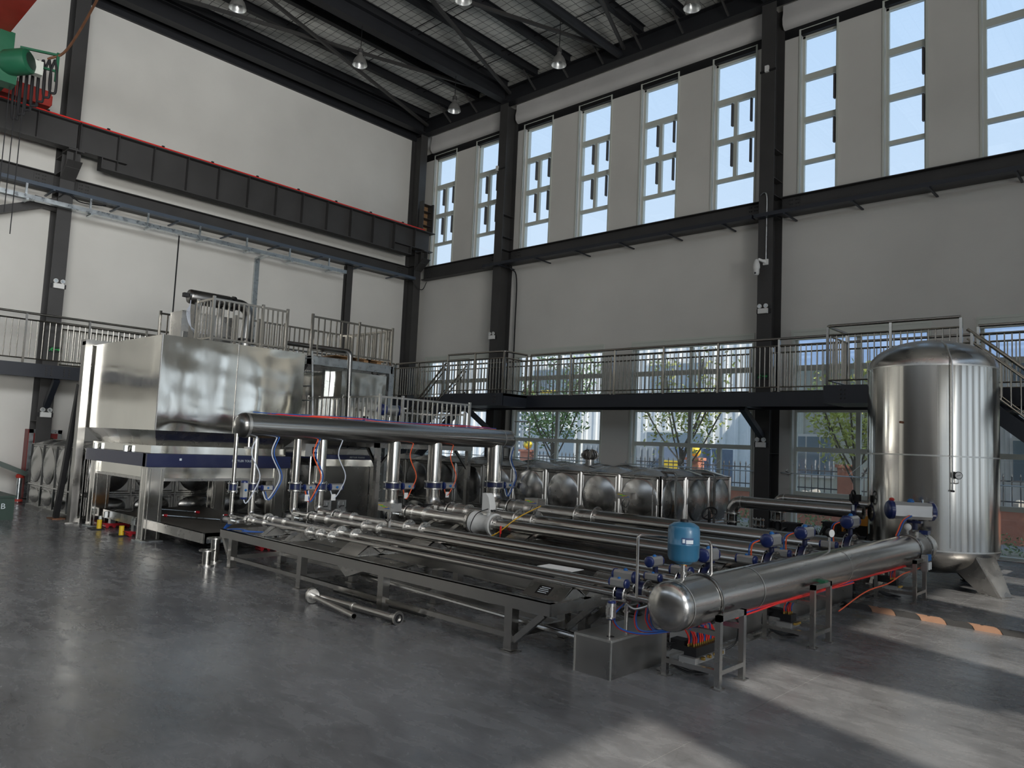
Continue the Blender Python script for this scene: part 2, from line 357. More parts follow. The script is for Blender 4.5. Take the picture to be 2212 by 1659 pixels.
# ---------------------------------------------------------------- left wall
lw = MB().box((XL-.3, YF-.3, 0), (XL, YB+.3, 14.18))
struct('wall_left', lw, 'plaster', label='tall white plaster wall behind the crane runway')
struct('trim_1', MB().box((XL, YF, 14.18), (XL+.1, YB, 14.36)).box((XL-.3, YF, 14.36), (XL-.05, YB, ZC)), 'blackpaint', label='dark steel angle closing the top of the left wall')
for n_, y in enumerate((9.66,)):
    struct('trim_2', MB().box((XL, y-.02, 0), (XL+.012, y+.02, 8.2)), 'black', label='dark vertical joint strip on the left wall')
# ---------------------------------------------------------------- window wall with its openings
UPW = [(-22.69,-21.45),(-20.28,-19.04),(-17.82,-16.54),(-15.33,-14.05),(-12.85,-11.57),(-10.37,-9.09),(-7.81,-6.87),(-5.70,-4.77),(-3.60,-2.67),(-1.5,-.57),(2.6,3.8),(5.0,6.2),(7.4,8.6)]
LOW = [(-22.6,-19.1),(-17.8,-14.05),(-12.9,-9.04),(-7.91,-4.72),(-3.69,-.6),(2.3,5.6),(6.2,9.4)]
ZU0, ZU1, ZL1 = 8.9, 13.43, 5.3
wb = MB(); T = .34
def piers(op, z0, z1):
    x = XL-.3
    for a, c in op: wb.box((x, YB, z0), (a, YB+T, z1)); x = c
    wb.box((x, YB, z0), (XR+.3, YB+T, z1))
piers(LOW, 0, ZL1); wb.box((XL-.3, YB, ZL1), (XR+.3, YB+T, ZU0)); piers(UPW, ZU0, ZU1); wb.box((XL-.3, YB+.1, ZU1), (XR+.3, YB+T, ZC))
struct('wall_back', wb, 'plaster', label='white plaster window wall with tall narrow upper windows')
struct('trim_3', MB().box((XL+.02, YB-.02, ZU1), (XR, YB+.1, 13.72)), 'black', label='dark steel girt above the upper windows')
prof = [(YB+.1, 13.70), (YB-.10, 13.70), (YB-.19, 13.80), (YB-.21, 13.95), (YB-.17, 14.12), (YB-.16, 14.36), (YB+.1, 14.36)]
for i, (a, c) in enumerate(((XL+.62, -18.56), (-18.16, -8.66), (-8.26, XR))):
    struct('trim_%d' % (4+i), MB().prism([(a, y, z) for y, z in prof], (c-a, 0, 0)), 'band', label='grey plaster band bulging above the windows, %s bay' % ('corner', 'middle', 'right')[i], sharp=60)
# ---------------------------------------------------------------- windows
YW = YB+.16
def window(n, x0, x1, z0, z1, rows, label, stays=True, guides=True):
    """rows: list of (z_top, z_bottom, columns) of glazed fields"""
    w = bpy.data.objects.new('window_%d' % n, None); COL.objects.link(w); tag(w, label, None, None, 'structure')
    f = .065; fr = MB()
    fr.box((x0, YW-.04, z0), (x0+f, YW+.05, z1)).box((x1-f, YW-.04, z0), (x1, YW+.05, z1)).box((x0, YW-.04, z1-f), (x1, YW+.05, z1)).box((x0, YW-.04, z0), (x1, YW+.05, z0+f))
    part('window_frame', fr, 'pvc', w)
    zs = sorted(rows, reverse=True)
    for i, (zt, zb, nc) in enumerate(zs):
        if i+1 < len(zs):
            t_ = zs[i+1][0]; part('transom', MB().box((x0+f, YW-.05, t_), (x1-f, YW+.05, zb)), 'pvc', w)
        wd = (x1-x0-2*f)/nc
        for k in range(nc):
            a, c = x0+f+k*wd, x0+f+(k+1)*wd; h = .05 if k else 0
            if k: part('mullion', MB().box((a-.055, YW-.05, zb), (a+.055, YW+.05, zt)), 'pvc', w)
            part('pane', MB().box((a+h, YW-.004, zb), (c-(.05 if k < nc-1 else 0), YW+.004, zt)), 'glass', w)
            if stays and i in (1, 2):
                xx = c-.1 if nc > 1 else c-.03
                part('window_stay', MB().box((xx, YW-.14, zt-.72*(zt-zb)), (xx+.045, YW-.05, zt-.06)), 'iron', w)
    if guides:
        for xx in (x0-.05, x1): part('blind_guide', MB().box((xx, YB-.03, z0), (xx+.05, YB+.02, z1+.16)), 'pvc', w)
        part('blind_rod', MB().cyl((x0, YB-.045, z1+.13), (x1, YB-.045, z1+.13), .012, 6), 'pvc', w)
    return w
ur2 = [(13.36, 12.34, 1), (12.16, 11.15, 2), (10.99, 9.96, 2), (9.85, 8.95, 1)]
ur1 = [(13.36, 12.34, 1), (12.16, 11.15, 1), (10.99, 9.96, 1), (9.85, 8.95, 1)]
nW = 1
for i, (a, c) in enumerate(UPW):
    window(nW, a, c, ZU0, ZU1, ur2 if i < 6 else ur1, 'tall narrow upper window, %s from the corner' % ORD[i], stays=a < 0, guides=a < 0); nW += 1
for i, (a, c) in enumerate(LOW):
    c4 = 2 if a > -8 else 4
    window(nW, a, c, 0.02, ZL1, [(5.1, 4.44, 2), (4.3, 3.42, c4), (3.21, 2.31, 2), (2.19, 1.17, c4), (1.06, .09, 2)], 'wide floor-level window, %s from the corner' % ORD[i], stays=False, guides=False)
    w = bpy.data.objects['window_%d' % nW]; nW += 1
    if a < 0:
        zr = 1.62
        op = MB().cyl((a-.25, YB-.12, zr), (c+.15, YB-.12, zr), .014, 6)
        for k in range(c4+1):
            x = a+(c-a)*k/c4; op.bar((x, YB-.12, zr), (x-.16, YB-.02, zr+.05), .014, .014).bar((x-.16, YB-.02, zr+.05), (x+.08, YB+.1, zr+.3), .014, .014)
        part('window_opener', op, 'galv', w, label='galvanised opener rod with bent arms')
        fr = MB().box((a-.06, YB-.03, ZL1), (c+.06, YB+.02, ZL1+.06)).box((a-.06, YB-.03, 0), (a, YB+.02, ZL1)).box((c, YB-.03, 0), (c+.06, YB+.02, ZL1)).box((a, YB-.02, 5.1), (c, YB+.12, ZL1))
        part('blind_box', fr, 'pvc', w)
# ---------------------------------------------------------------- the two walls behind the camera, with window rows
wr = MB(); y = YF-.3; ops = [(-11.5+3.2*k, -9.5+3.2*k) for k in range(10)]
for (z0, z1) in ((.3, 5.3), (9.0, 13.4)):
    y = YF-.3
    for a, c in ops: wr.box((XR, y, z0), (XR+T, a, z1)); y = c
    wr.box((XR, y, z0), (XR+T, YB+T, z1))
for (z0, z1) in ((0, .3), (5.3, 9.0), (13.4, ZC)): wr.box((XR, YF-.3, z0), (XR+T, YB+T, z1))
struct('wall_right', wr, 'plaster', label='white plaster wall with window rows beside the camera')
wf = MB(); ops = [(-22+3.2*k, -20+3.2*k) for k in range(10)]
x = XL-.3
for a, c in ops: wf.box((x, YF-T, 9.0), (a, YF, 13.4)); x = c
wf.box((x, YF-T, 9.0), (XR+T, YF, 13.4))
for (z0, z1) in ((0, 9.0), (13.4, ZC)): wf.box((XL-.3, YF-T, z0), (XR+T, YF, z1))
struct('wall_front', wf, 'darkwall', label='grey wall behind the camera')

# ---------------------------------------------------------------- steel columns
boltm = None
def hcol(name, label, base, n, d, w, z1, group='steel wall columns'):
    """H column; n = unit normal of its inner flange, d depth from the wall, w flange width"""
    t = thing(name, label, 'column', base, group); n = V(n); s = V((-n.y, n.x, 0)); b0 = V(base)
    def slab(u0, u1, v0, v1, z0=0, z1_=z1):
        mb = MB(); pts = [b0+n*u+s*v for u, v in ((u0,v0),(u1,v0),(u1,v1),(u0,v1))]
        return mb.prism([V((p.x, p.y, z0)) for p in pts], (0, 0, z1_-z0))
    part('flange', slab(d-.022, d, -w/2, w/2), 'steelpaint', t); part('flange', slab(.0, .022, -w/2, w/2), 'steelpaint', t)
    part('web', slab(.022, d-.022, -.008, .008), 'steelpaint', t)
    for z in (2.1, 8.38, 8.94, 9.4, 10.2): 
        if z < z1: part('stiffener', slab(.022, d-.022, -w/2, w/2, z, z+.014), 'steelpaint', t)
    part('base_plate', slab(-.0, d+.08, -w/2-.08, w/2+.08, 0, .03), 'steelpaint', t)
    return t
LC = {}
LC['c1'] = hcol('steel_column', 'dark steel column on the left wall between fire cabinet and hoist', (XL, 6.28, 0), (1,0,0), .6, .36, 14.3)
LC['cc'] = hcol('steel_column', 'dark steel column in the corner of the two walls', (XL, 18.8, 0), (1,0,0), .6, .34, 14.3)
LC['c0'] = hcol('steel_column', 'dark steel column on the left wall far behind the camera', (XL, -6.2, 0), (1,0,0), .6, .36, 14.3)
LC['sm'] = hcol('slender_column', 'slender dark column on the left wall under the tie beam', (XL, 15.9, 0), (1,0,0), .23, .25, 8.4, None)
LC['b2'] = hcol('steel_column', 'dark steel column on the window wall nearest the corner', (-18.36, YB, 0), (0,-1,0), .6, .38, 14.3)
LC['b3'] = hcol('steel_column', 'dark steel column on the window wall carrying the dome camera', (-8.46, YB, 0), (0,-1,0), .6, .40, 14.3)
LC['b4'] = hcol('steel_column', 'dark steel column on the window wall out to the right', (1.44, YB, 0), (0,-1,0), .6, .40, 14.3)
struct('trim_7', MB().box((XL, YB-.32, 0), (XL+.14, YB, 8.4)), 'plaster', label='white plaster pier beside the corner column')
# tie beams with bolted splice plates
bolt = proto('bolt', MB().lathe((0,0,0), (0,0,1), [(.022,0),(.022,.016),(.012,.016),(.012,.034)], 6), 'steelpaint')
def tie(label, p0, p1, nrm):
    t = thing('tie_beam', label, 'beam', p0, 'tie beams between the wall columns'); p0, p1, nrm = V(p0), V(p1), V(nrm)
    part('beam', MB().ibeam(p0, p1, .5, .3, .02, .014), 'steelpaint', t); d = (p1-p0).normalized()
    for e, sg in ((p0, 1), (p1, -1)):
        c = e+d*sg*.32+nrm*.016; part('splice_plate', MB().bar(c-d*.16, c+d*.16, .012, .4), 'steelpaint', t)
        rot = nrm.to_track_quat('Z', 'Y').to_euler()
        for i in (-.1, -.04, .06, .12):
            for k in range(4): piece('bolt', bolt, t, c+d*i+nrm*.006+V((0,0,-.15+.1*k)), rot)
    return t
tie('dark tie beam on the left wall from the left column to the corner', (XL+.16, 6.5, 8.67), (XL+.16, 18.6, 8.67), (1,0,0))
tie('dark tie beam on the left wall reaching out of the picture', (XL+.16, -6.0, 8.67), (XL+.16, 6.06, 8.67), (1,0,0))
tie('dark tie beam under the corner windows', (XL+.62, YB-.17, 8.67), (-18.6, YB-.17, 8.67), (0,-1,0))
tie('long dark tie beam under the middle windows', (-18.1, YB-.17, 8.67), (-8.7, YB-.17, 8.67), (0,-1,0))
tie('dark tie beam under the right-hand windows', (-8.2, YB-.17, 8.67), (1.2, YB-.17, 8.67), (0,-1,0))
# cable trays
def tray(label, pts, m, w=.16, h=.09, brackets=0, wallx=None, wally=None):
    t = thing('cable_tray', label, 'cable tray', pts[0]); 
    for a, b_ in zip(pts, pts[1:]): part('tray', MB().bar(a, b_, w, h), m, t)
    a, b_ = V(pts[0]), V(pts[-1])
    for k in range(brackets):
        p = a.lerp(b_, (k+.5)/brackets); q = V((wallx if wallx is not None else p.x, wally if wally is not None else p.y, p.z-h/2-.02)); q2 = p+V((0,0,-h/2-.02)); q2 += (q2-q).normalized()*.12 if (q2-q).length > .01 else V()
        part('bracket', MB().bar(q, q2, .05, .035), m, t)
    return t
tray('blue-grey cable tray under the tie beam of the left wall', [(XL+.72, -5, 8.38), (XL+.72, 18.55, 8.38)], 'bluetray', .2, .1, 14, wallx=XL+.02)
tray('black cable tray along the middle of the window wall', [(-18.9, YB-.72, 8.36), (-8.75, YB-.72, 8.36)], 'navybeam', .2, .1, 6, wally=YB-.02)
tray('black cable tray along the right part of the window wall', [(-8.7, YB-.72, 8.36), (3, YB-.72, 8.36)], 'navybeam', .2, .1, 7, wally=YB-.02)
gt = thing('galvanised_tray', 'bright galvanised cable tray hanging below the tie beam', 'cable tray', (XL+.62, -5, 7.98))
part('tray', MB().box((XL+.72, -5, 7.9), (XL+.9, 15.3, 8.02)), 'galv', gt); part('drop', MB().box((XL+.02, 12.2, 3.8), (XL+.1, 12.36, 7.92)).bar((XL+.06, 12.28, 7.9), (XL+.75, 12.28, 7.96), .14, .06), 'galv', gt)
for k in range(13):
    y = -4+1.55*k; part('hanger', MB().box((XL+.78, y-.025, 7.85), (XL+.82, y+.025, 8.33)).box((XL+.62, y-.03, 7.84), (XL+1.0, y+.03, 7.88)), 'galv', gt)
solo('knee_brace', MB().bar((XL+.3, 6.15, 8.15), (XL+.3, 2.6, 6.6), .22, .2).bar((XL+.3, 6.25, 8.0), (XL+.3, 5.6, 8.05), .2, .25), 'steelpaint', 'slanting knee brace meeting the left column under the tie beam', 'brace')
solo('black_cable', MB().tube(smooth([(XL+.62, 6.1, 8.2), (XL+.68, 6.3, 8.36), (XL+.68, 6.6, 8.2), (XL+.66, 7.1, 8.24), (XL+.6, 7.3, 8.3)]), .016, 6), 'black', 'black cable looping across the left column head', 'cable')
solo('black_cable', MB().tube(smooth([(XL+.7, 18.5, 8.3), (XL+.75, 18.7, 8.05), (XL+.85, 18.9, 8.0), (XL+.95, 19.0, 8.3)]), .016, 6), 'black', 'black cable hanging in the corner below the trays', 'cable')
solo('black_cable', MB().tube(smooth([(-18.0, YB-.45, 8.36), (-17.85, YB-.4, 8.2), (-17.8, YB-.15, 7.9), (-17.8, YB-.12, 6), (-17.82, YB-.1, .5)]), .025, 6), 'black', 'black cables running down beside the corner-side wall column', 'cable')
# ---------------------------------------------------------------- crane runway and crane
RX = -22.5
rw = thing('crane_runway', 'dark crane runway girder with red conductor along the left wall', 'girder', (RX, 6.3, 9.2))
web = MB(); web.prism([(RX-.008, 6.35, 10.23), (RX-.008, 19.0, 10.23), (RX-.008, 19.0, 9.5), (RX-.008, 18.0, 9.5), (RX-.008, 18.0, 9.2), (RX-.008, 6.95, 9.2), (RX-.008, 6.95, 9.5), (RX-.008, 6.35, 9.5)], (.016, 0, 0))
part('web', web, 'steelpaint', rw); part('top_flange', MB().box((RX-.2, 6.35, 10.22), (RX+.2, 19.15, 10.25)), 'steelpaint', rw)
part('bottom_flange', MB().box((RX-.17, 6.95, 9.17), (RX+.17, 18.0, 9.2)).box((RX-.17, 6.35, 9.48), (RX+.17, 7.6, 9.505)).box((RX-.17, 17.2, 9.48), (RX+.17, 19.1, 9.505)).box((RX-.17, 6.93, 9.17), (RX+.17, 6.955, 9.5)).box((RX-.17, 18.0, 9.17), (RX+.17, 18.02, 9.5)), 'steelpaint', rw)
for k in range(13):
    y = 6.36+.985*k; part('stiffener', MB().box((RX-.17, y-.007, 9.5 if (y < 7 or y > 18) else 9.2), (RX+.17, y+.007, 10.22)), 'steelpaint', rw)
rw2 = thing('crane_runway', 'shallower crane runway girder leaving the picture at the left', 'girder', (RX, 0, 9.5))
part('beam', MB().ibeam((RX, -12, 9.87), (RX, 6.32, 9.87), .76, .36, .025, .016), 'steelpaint', rw2)
for k in range(9): part('stiffener', MB().box((RX-.17, 5.33-1.0*k, 9.52), (RX+.17, 5.345-1.0*k, 10.22)), 'steelpaint', rw2)
cr = thing('conductor_rail', 'red conductor rail with black clips on the crane runway', 'rail', (RX, 0, 10.25))
part('crane_rail', MB().box((RX-.03, -12, 10.25), (RX+.03, 18.7, 10.31)), 'steelpaint', cr)
part('conductor', MB().box((RX+.13, -12, 10.262), (RX+.17, 18.6, 10.30)), 'railred', cr); part('conductor', MB().box((RX+.19, -12, 10.25), (RX+.21, 18.6, 10.275)), 'hosered', cr)
for k in range(14): part('clip', MB().box((RX+.12, -2+1.5*k, 10.29), (RX+.18, -1.93+1.5*k, 10.335)), 'black', cr)
def corbel(label, y):
    t = thing('corbel', label, 'bracket', (XL+.6, y, 8.7))
    part('plate', MB().box((XL+.605, y-.19, 9.43), (RX+.22, y+.19, 9.47)), 'steelpaint', t)
    part('web', MB().prism([(XL+.6, y-.01, 9.43), (RX+.2, y-.01, 9.43), (RX+.2, y-.01, 9.15), (XL+.62, y-.01, 8.75)], (0, .02, 0)), 'steelpaint', t)
    part('gusset', MB().bar((RX+.18, y, 9.16), (XL+.6, y, 8.74), .36, .02), 'steelpaint', t); part('stiffener', MB().box((RX-.01, y-.17, 9.0), (RX+.01, y+.17, 9.43)), 'steelpaint', t)
corbel('steel corbel bracket on the left column under the runway', 6.28); corbel('steel corbel bracket on the corner column under the runway', 18.8)
bs = thing('buffer_stop', 'rusty framed buffer stop standing at the corner end of the runway', 'buffer', (RX, 18.75, 10.25))
part('post', MB().box((RX-.2, 18.6, 10.25), (RX+.02, 18.66, 11.5)), 'steelpaint', bs); part('post', MB().box((RX-.2, 19.0, 10.25), (RX+.16, 19.05, 11.4)), 'steelpaint', bs)
part('back_plate', MB().box((RX-.2, 18.62, 10.3), (RX-.17, 19.02, 11.35)), 'wood', bs)
for k in range(4): part('rung', MB().box((RX-.18, 18.62, 10.5+.28*k), (RX+.1, 19.02, 10.515+.28*k)), 'steelpaint', bs)
# crane: end carriage, bridge, hoist
ec = thing('crane_end_carriage', 'red crane end carriage standing on the runway rail', 'crane carriage', (RX, 4, 10.35))
part('body', MB().box((RX-.15, 2.2, 10.42), (RX+.17, 5.58, 10.82)), 'red', ec); part('buffer', MB().box((RX-.06, 5.58, 10.5), (RX+.08, 5.63, 10.75)), 'red', ec)
part('wheel', MB().cyl((RX-.06, 5.2, 10.45), (RX+.06, 5.2, 10.45), .14, 16), 'black', ec); part('cover', MB().box((RX-.1, 5.05, 10.82), (RX+.06, 5.25, 10.87)), 'black', ec)
solo('crane_bridge', MB().box((RX-.2, 3.25, 11.1), (XR-.2, 4.05, 12.0)).box((RX-.2, 3.2, 11.06), (XR-.2, 4.1, 11.1)).box((RX-.15, 3.4, 10.82), (RX+.3, 4.0, 11.1)), 'red', 'red crane bridge girder crossing the top left corner', 'crane bridge')
hx = -20.1
ho = thing('hoist', 'green electric hoist hanging at the top left below the red bridge', 'hoist', (hx, 4.1, 9.9))
part('motor', MB().lathe((hx+.1, 4.0, 10.2), (.45, .45, .1), [(.0,.6),(.2,.6),(.27,.56),(.29,.48),(.29,.1),(.24,.0)], 24), 'green', ho)
part('fan_grille', MB().lathe((hx+.49, 4.39, 10.285), (.45, .45, .1), [(.0,.05),(.19,.05),(.19,.02)], 20), 'bingreen', ho)
part('drum', MB().cyl((hx-1.3, 4.1, 10.2), (hx+.1, 4.1, 10.2), .22, 20), 'green', ho); part('gear_case', MB().box((hx-.2, 3.8, 9.75), (hx+.2, 4.25, 10.1)), 'green', ho)
part('hanger', MB().box((hx-.25, 3.9, 10.4), (hx-.1, 4.2, 11.08)), 'green', ho)
part('arm', MB().bar((hx, 4.3, 10.75), (hx+.3, 5.0, 10.75), .05, .05).bar((hx+.3, 5.0, 10.8), (hx+.3, 5.0, 10.1), .06, .06).bar((hx-.1, 4.3, 10.45), (hx+.3, 5.0, 10.35), .05, .05), 'green', ho)
part('control_box', MB().box((hx+.2, 4.45, 10.1), (hx+.4, 4.7, 10.42)), 'pvc', ho)
for k in range(7):
    x = hx+.28-.12*k; y = 4.95-.09*k; d = .75+.1*k
    part('festoon_loop', MB().tube(smooth([(x, y, 10.62), (x-.02, y-.06, 10.3), (x-.02, y-.05, 10.62-d), (x+.03, y+.02, 10.55-d), (x+.05, y+.06, 10.62-d), (x+.05, y+.05, 10.3), (x+.02, y, 10.62)], 5), .028, 6), 'rubber', ho)
part('festoon_line', MB().tube(smooth([(hx+.1, 4.85, 10.66), (hx+.6, 5.1, 10.85), (hx+2.2, 5.2, 11.6), (hx+4, 5.2, 12.6)]), .03, 6), 'rust', ho)
for k, (x, y) in enumerate(((hx-.05, 4.18), (hx+.05, 4.3), (hx+.2, 4.42))):
    part('rope', MB().cyl((x, y, 10.0), (x, y, 6.8-.5*(k != 1)), .011, 6), 'black', ho)

# ---------------------------------------------------------------- pendant lamps
def lamp(label, x, y, ztop, zrim):
    t = thing('pendant_lamp', label, 'lamp', (x, y, zrim), 'pendant hall lamps')
    part('rod', MB().cyl((x, y, zrim+.5), (x, y, ztop), .011, 6), 'black', t); b0 = V((x, y, zrim))
    part('ballast_box', MB().lathe(b0+V((0,0,.36)), (0,0,1), [(.03,0),(.075,.02),(.075,.14),(.03,.17)], 10), 'steelpaint', t)
    part('shade', MB().lathe(b0, (0,0,1), [(.225,0),(.222,.012),(.205,.08),(.165,.18),(.11,.26),(.07,.30),(.06,.38)], 28, cap=False), 'lampgrey', t)
    part('reflector', MB().lathe(b0, (0,0,1), [(.220,.0),(.198,.08),(.157,.175),(.1,.25),(.02,.29)], 28, cap=False), 'lampinside', t)
    part('bulb', MB().lathe(b0+V((0,0,.1)), (0,0,1), [(.0,0),(.045,.03),(.05,.08),(.025,.16)], 10), 'castwhite', t)
lamp('bell lamp hanging from the second girder, nearer to the camera', -18.36, 12.45, 14.37, 13.15)
lamp('bell lamp hanging from the second girder, close to the window wall', -18.36, 16.3, 14.37, 13.15)
lamp('bell lamp hanging from the tube strut, close to the window wall', -13.45, 15.85, 14.4, 12.98)
lamp('bell lamp hanging from the tube strut, cut by the top edge', -13.5, 12.1, 14.4, 13.12)
lamp('bell lamp hanging at the top right from the third girder', -9.2, 15.9, 14.9, 13.1)
lamp('bell lamp just peeking in at the top left edge', -18.4, 8.6, 14.37, 13.1)

# ---------------------------------------------------------------- wall devices
def emergency(label, p, n):
    t = thing('emergency_light', label, 'emergency light', p, 'twin-head emergency lights on the columns'); p = V(p); n = V(n); s = V((-n.y, n.x, 0))
    part('back_strap', MB().bar(p-s*.19-V((0,0,.0)), p+s*.19, .02, .12), 'black', t)
    part('body', MB().bar(p-s*.13+n*.04, p+s*.13+n*.04, .07, .13), 'white', t)
    for k in (-1, 1):
        h = p+s*.085*k+n*.05+V((0,0,.13)); part('neck', MB().cyl(h-V((0,0,.07)), h, .015, 6), 'white', t)
        q = part('head', MB().lathe(h-n*.03, n, [(.03,0),(.06,.03),(.06,.06)], 14), 'castwhite', t); part('lens', MB().lathe(h+n*.03, n, [(.045,0),(.045,.004)], 12), 'galv', q)
emergency('white twin-head emergency light high on the left column', (XL+.61, 6.3, 5.78), (1,0,0)); emergency('white twin-head emergency light low on the left column', (XL+.61, 6.28, 2.28), (1,0,0))
emergency('white twin-head emergency light on the corner-side wall column', (-18.4, YB-.61, 5.78), (0,-1,0)); emergency('white twin-head emergency light above the walkway on the camera column', (-8.47, YB-.61, 5.82), (0,-1,0))
emergency('white twin-head emergency light below the walkway on the camera column', (-8.47, YB-.61, 2.32), (0,-1,0))
def exit_sign(label, p, n, flip=1):
    t = thing('exit_sign', label, 'sign', p); p = V(p); n = V(n); s = V((-n.y, n.x, 0))
    part('panel', MB().bar(p-s*.16, p+s*.16, .03, .15), 'signdark', t); f = p+n*.018; mb = MB()
    mb.bar(f+s*.0, f+s*.09, .004, .02).prism([f+s*.09+V((0,0,.035)), f+s*.14, f+s*.09-V((0,0,.035))], n*.004)
    mb.bar(f-s*.07+V((0,0,.035)), f-s*.05+V((0,0,.045)), .004, .02).bar(f-s*.1, f-s*.04+V((0,0,.02)), .004, .025).bar(f-s*.12-V((0,0,.045)), f-s*.09, .004, .015).bar(f-s*.05-V((0,0,.05)), f-s*.08, .004, .015)
    part('arrow_and_runner', mb, 'signgreen', t)
exit_sign('green exit sign with arrow behind the railing of the left column', (XL+.62, 6.35, 4.05), (1,0,0)); exit_sign('green exit sign with arrow behind the walkway railing of the camera column', (-8.46, YB-.62, 4.1), (0,-1,0))
exit_sign('small green exit sign behind the pumps', (-7.05, YB-.02, .82), (0,-1,0))
cm = thing('dome_camera', 'white dome security camera on a bracket of the wall column', 'camera', (-8.6, 18.5, 6.8))
part('bracket', MB().box((-8.5, 18.66, 7.05), (-8.36, 18.7, 7.2)).bar((-8.43, 18.68, 7.12), (-8.56, 18.5, 7.18), .06, .06), 'white', cm)
part('housing', MB().lathe((-8.58, 18.46, 6.9), (0,0,1), [(.075,0),(.09,.05),(.085,.14),(.05,.24),(.03,.27)], 18), 'white', cm)
part('dome', MB().lathe((-8.58, 18.46, 6.74), (0,0,1), [(.0,0),(.05,.01),(.075,.06),(.078,.16)], 18), 'castwhite', cm); part('lens', MB().cyl((-8.58, 18.395, 6.8), (-8.58, 18.38, 6.795), .022, 12), 'black', cm)
solo('conduit', MB().tube(smooth([(-8.42, 18.67, 7.2), (-8.42, 18.67, 8.3), (-8.42, 18.66, 8.9), (-8.5, 18.65, 9.0), (-8.6, 18.66, 8.95)]), .018, 6), 'galv', 'grey conduit dropping to the dome camera', 'conduit')
sb = thing('junction_box', 'small white junction box high on the camera column', 'box', (-8.46, 18.65, 12.4)); part('body', MB().box((-8.53, 18.63, 12.35), (-8.43, 18.7, 12.52)), 'white', sb); part('strap', MB().box((-8.68, 18.68, 12.36), (-8.24, 18.7, 12.42)), 'black', sb)
sb = thing('junction_box', 'small white junction box high on the corner-side column', 'box', (-18.5, 18.65, 11.9)); part('body', MB().box((-18.58, 18.63, 11.85), (-18.5, 18.7, 12.02)), 'white', sb); part('strap', MB().box((-18.56, 18.68, 11.87), (-18.16, 18.7, 11.92)), 'black', sb)
# ---------------------------------------------------------------- walkway, railings, stairs
ZP, ZR = 3.57, 4.85
wk = thing('walkway', 'dark steel walkway running along the window wall', 'walkway', (-10, 17.4, 3.2))
part('deck', MB().box((XL+.65, 17.42, 3.52), (XR-1, 18.68, 3.57)), 'steelpaint', wk)
part('front_beam', MB().box((-22.1, 17.38, 3.22), (XR-1, 17.44, 3.57)).box((-22.1, 17.34, 3.22), (XR-1, 17.44, 3.24)), 'navybeam', wk)
part('back_beam', MB().box((XL+.65, 18.62, 3.22), (XR-1, 18.68, 3.57)), 'navybeam', wk)
for x in (-8.46, -18.36, 1.44):
    part('knee_brace', MB().bar((x, 18.66, 2.55), (x, 17.55, 3.2), .14, .14), 'navybeam', wk); part('cross_beam', MB().box((x-.09, 17.4, 3.24), (x+.09, 18.68, 3.5)), 'navybeam', wk)
wl = thing('walkway', 'dark steel walkway running along the left wall', 'walkway', (-22.1, 8, 3.2))
part('deck', MB().box((XL+.62, -6, 3.52), (-22.1, 17.4, 3.57)), 'steelpaint', wl)
for y0_, y1_ in ((-5.95, 6.05), (6.5, 15.72), (16.08, 17.4)): part('deck_plate', MB().box((XL+.02, y0_, 3.52), (XL+.62, y1_, 3.57)), 'steelpaint', wl)
part('front_beam', MB().box((-22.14, -6, 3.22), (-22.08, 17.4, 3.57)).box((-22.14, -6, 3.22), (-22.04, 17.4, 3.24)), 'navybeam', wl)
for y in (6.28, -6.0): part('knee_brace', MB().bar((XL+.62, y, 2.5), (-22.15, y, 3.2), .14, .14), 'navybeam', wl)
for k in range(4):
    for d in (0, .12): 
        for y in (6.0, 6.42): piece('bolt', bolt, wl, (-22.08, y+d, 3.3+.06*k), (0, R(90), 0))
BAL = {}
def baluster(h, r=.013, m='railsteel'):
    k = (round(h, 3), r, m)
    if k not in BAL: BAL[k] = proto('baluster', MB().cyl((0,0,0), (0,0,h), r, 8), m)
    return BAL[k]
POST = {}
def postm(h, w, m='railsteel'):
    k = (round(h, 3), w, m)
    if k not in POST: POST[k] = proto('post', MB().box((-w/2,-w/2,0), (w/2,w/2,h)), m)
    return POST[k]
def railing(label, pts, h=1.28, step=.125, pstep=1.55, top_r=.032, gap=.17, low=.12, closed_ends=(0,0), group=None):
    t = thing('railing', label, 'railing', pts[0], group); pts = [V(p) for p in pts]; H = V((0,0,h))
    top = [p+H for p in pts]; tp = []
    for i, p in enumerate(top):
        if 0 < i < len(top)-1: tp += elbow(tp[-1] if tp else top[i-1], p, top[i+1], .05, 4)[1:-1] if tp else elbow(top[0], p, top[i+1], .05, 4)[:-1]
    tp = ([top[0]] if not tp else tp)+[top[-1]]
    part('handrail', MB().tube(tp, top_r, 10), 'railsteel', t)
    up = MB(); lo = MB()
    for a, b_ in zip(pts, pts[1:]):
        d = b_-a; L = d.length; up.tube([a+V((0,0,h-gap)), b_+V((0,0,h-gap))], .022, 8); lo.tube([a+V((0,0,low)), b_+V((0,0,low))], .018, 8)
        n = max(1, round(L/pstep)); hz = h-gap-low
        for k in range(n+1): piece('post', postm(h-.02, .05), t, a.lerp(b_, k/n))
        nb = int(L/step)
        for k in range(nb):
            q = a.lerp(b_, (k+.5)/nb); piece('baluster', baluster(hz), t, q+V((0,0,low)))
    part('upper_rail', up, 'railsteel', t); part('lower_rail', lo, 'railsteel', t); return t
railing('long front railing of the walkway between the two stair landings', [(-15.42, 17.42, ZP), (-5.9, 17.42, ZP)])
railing('wall-side railing of the walkway between the corner and the camera column', [(-22.0, 18.56, ZP), (-8.75, 18.56, ZP)], step=.15)
railing('wall-side railing of the walkway right of the camera column', [(-8.15, 18.56, ZP), (1.0, 18.56, ZP)], step=.15)
railing('front railing of the left wall walkway', [(-22.12, 1.0, ZP), (-22.12, 17.35, ZP)], step=.14)
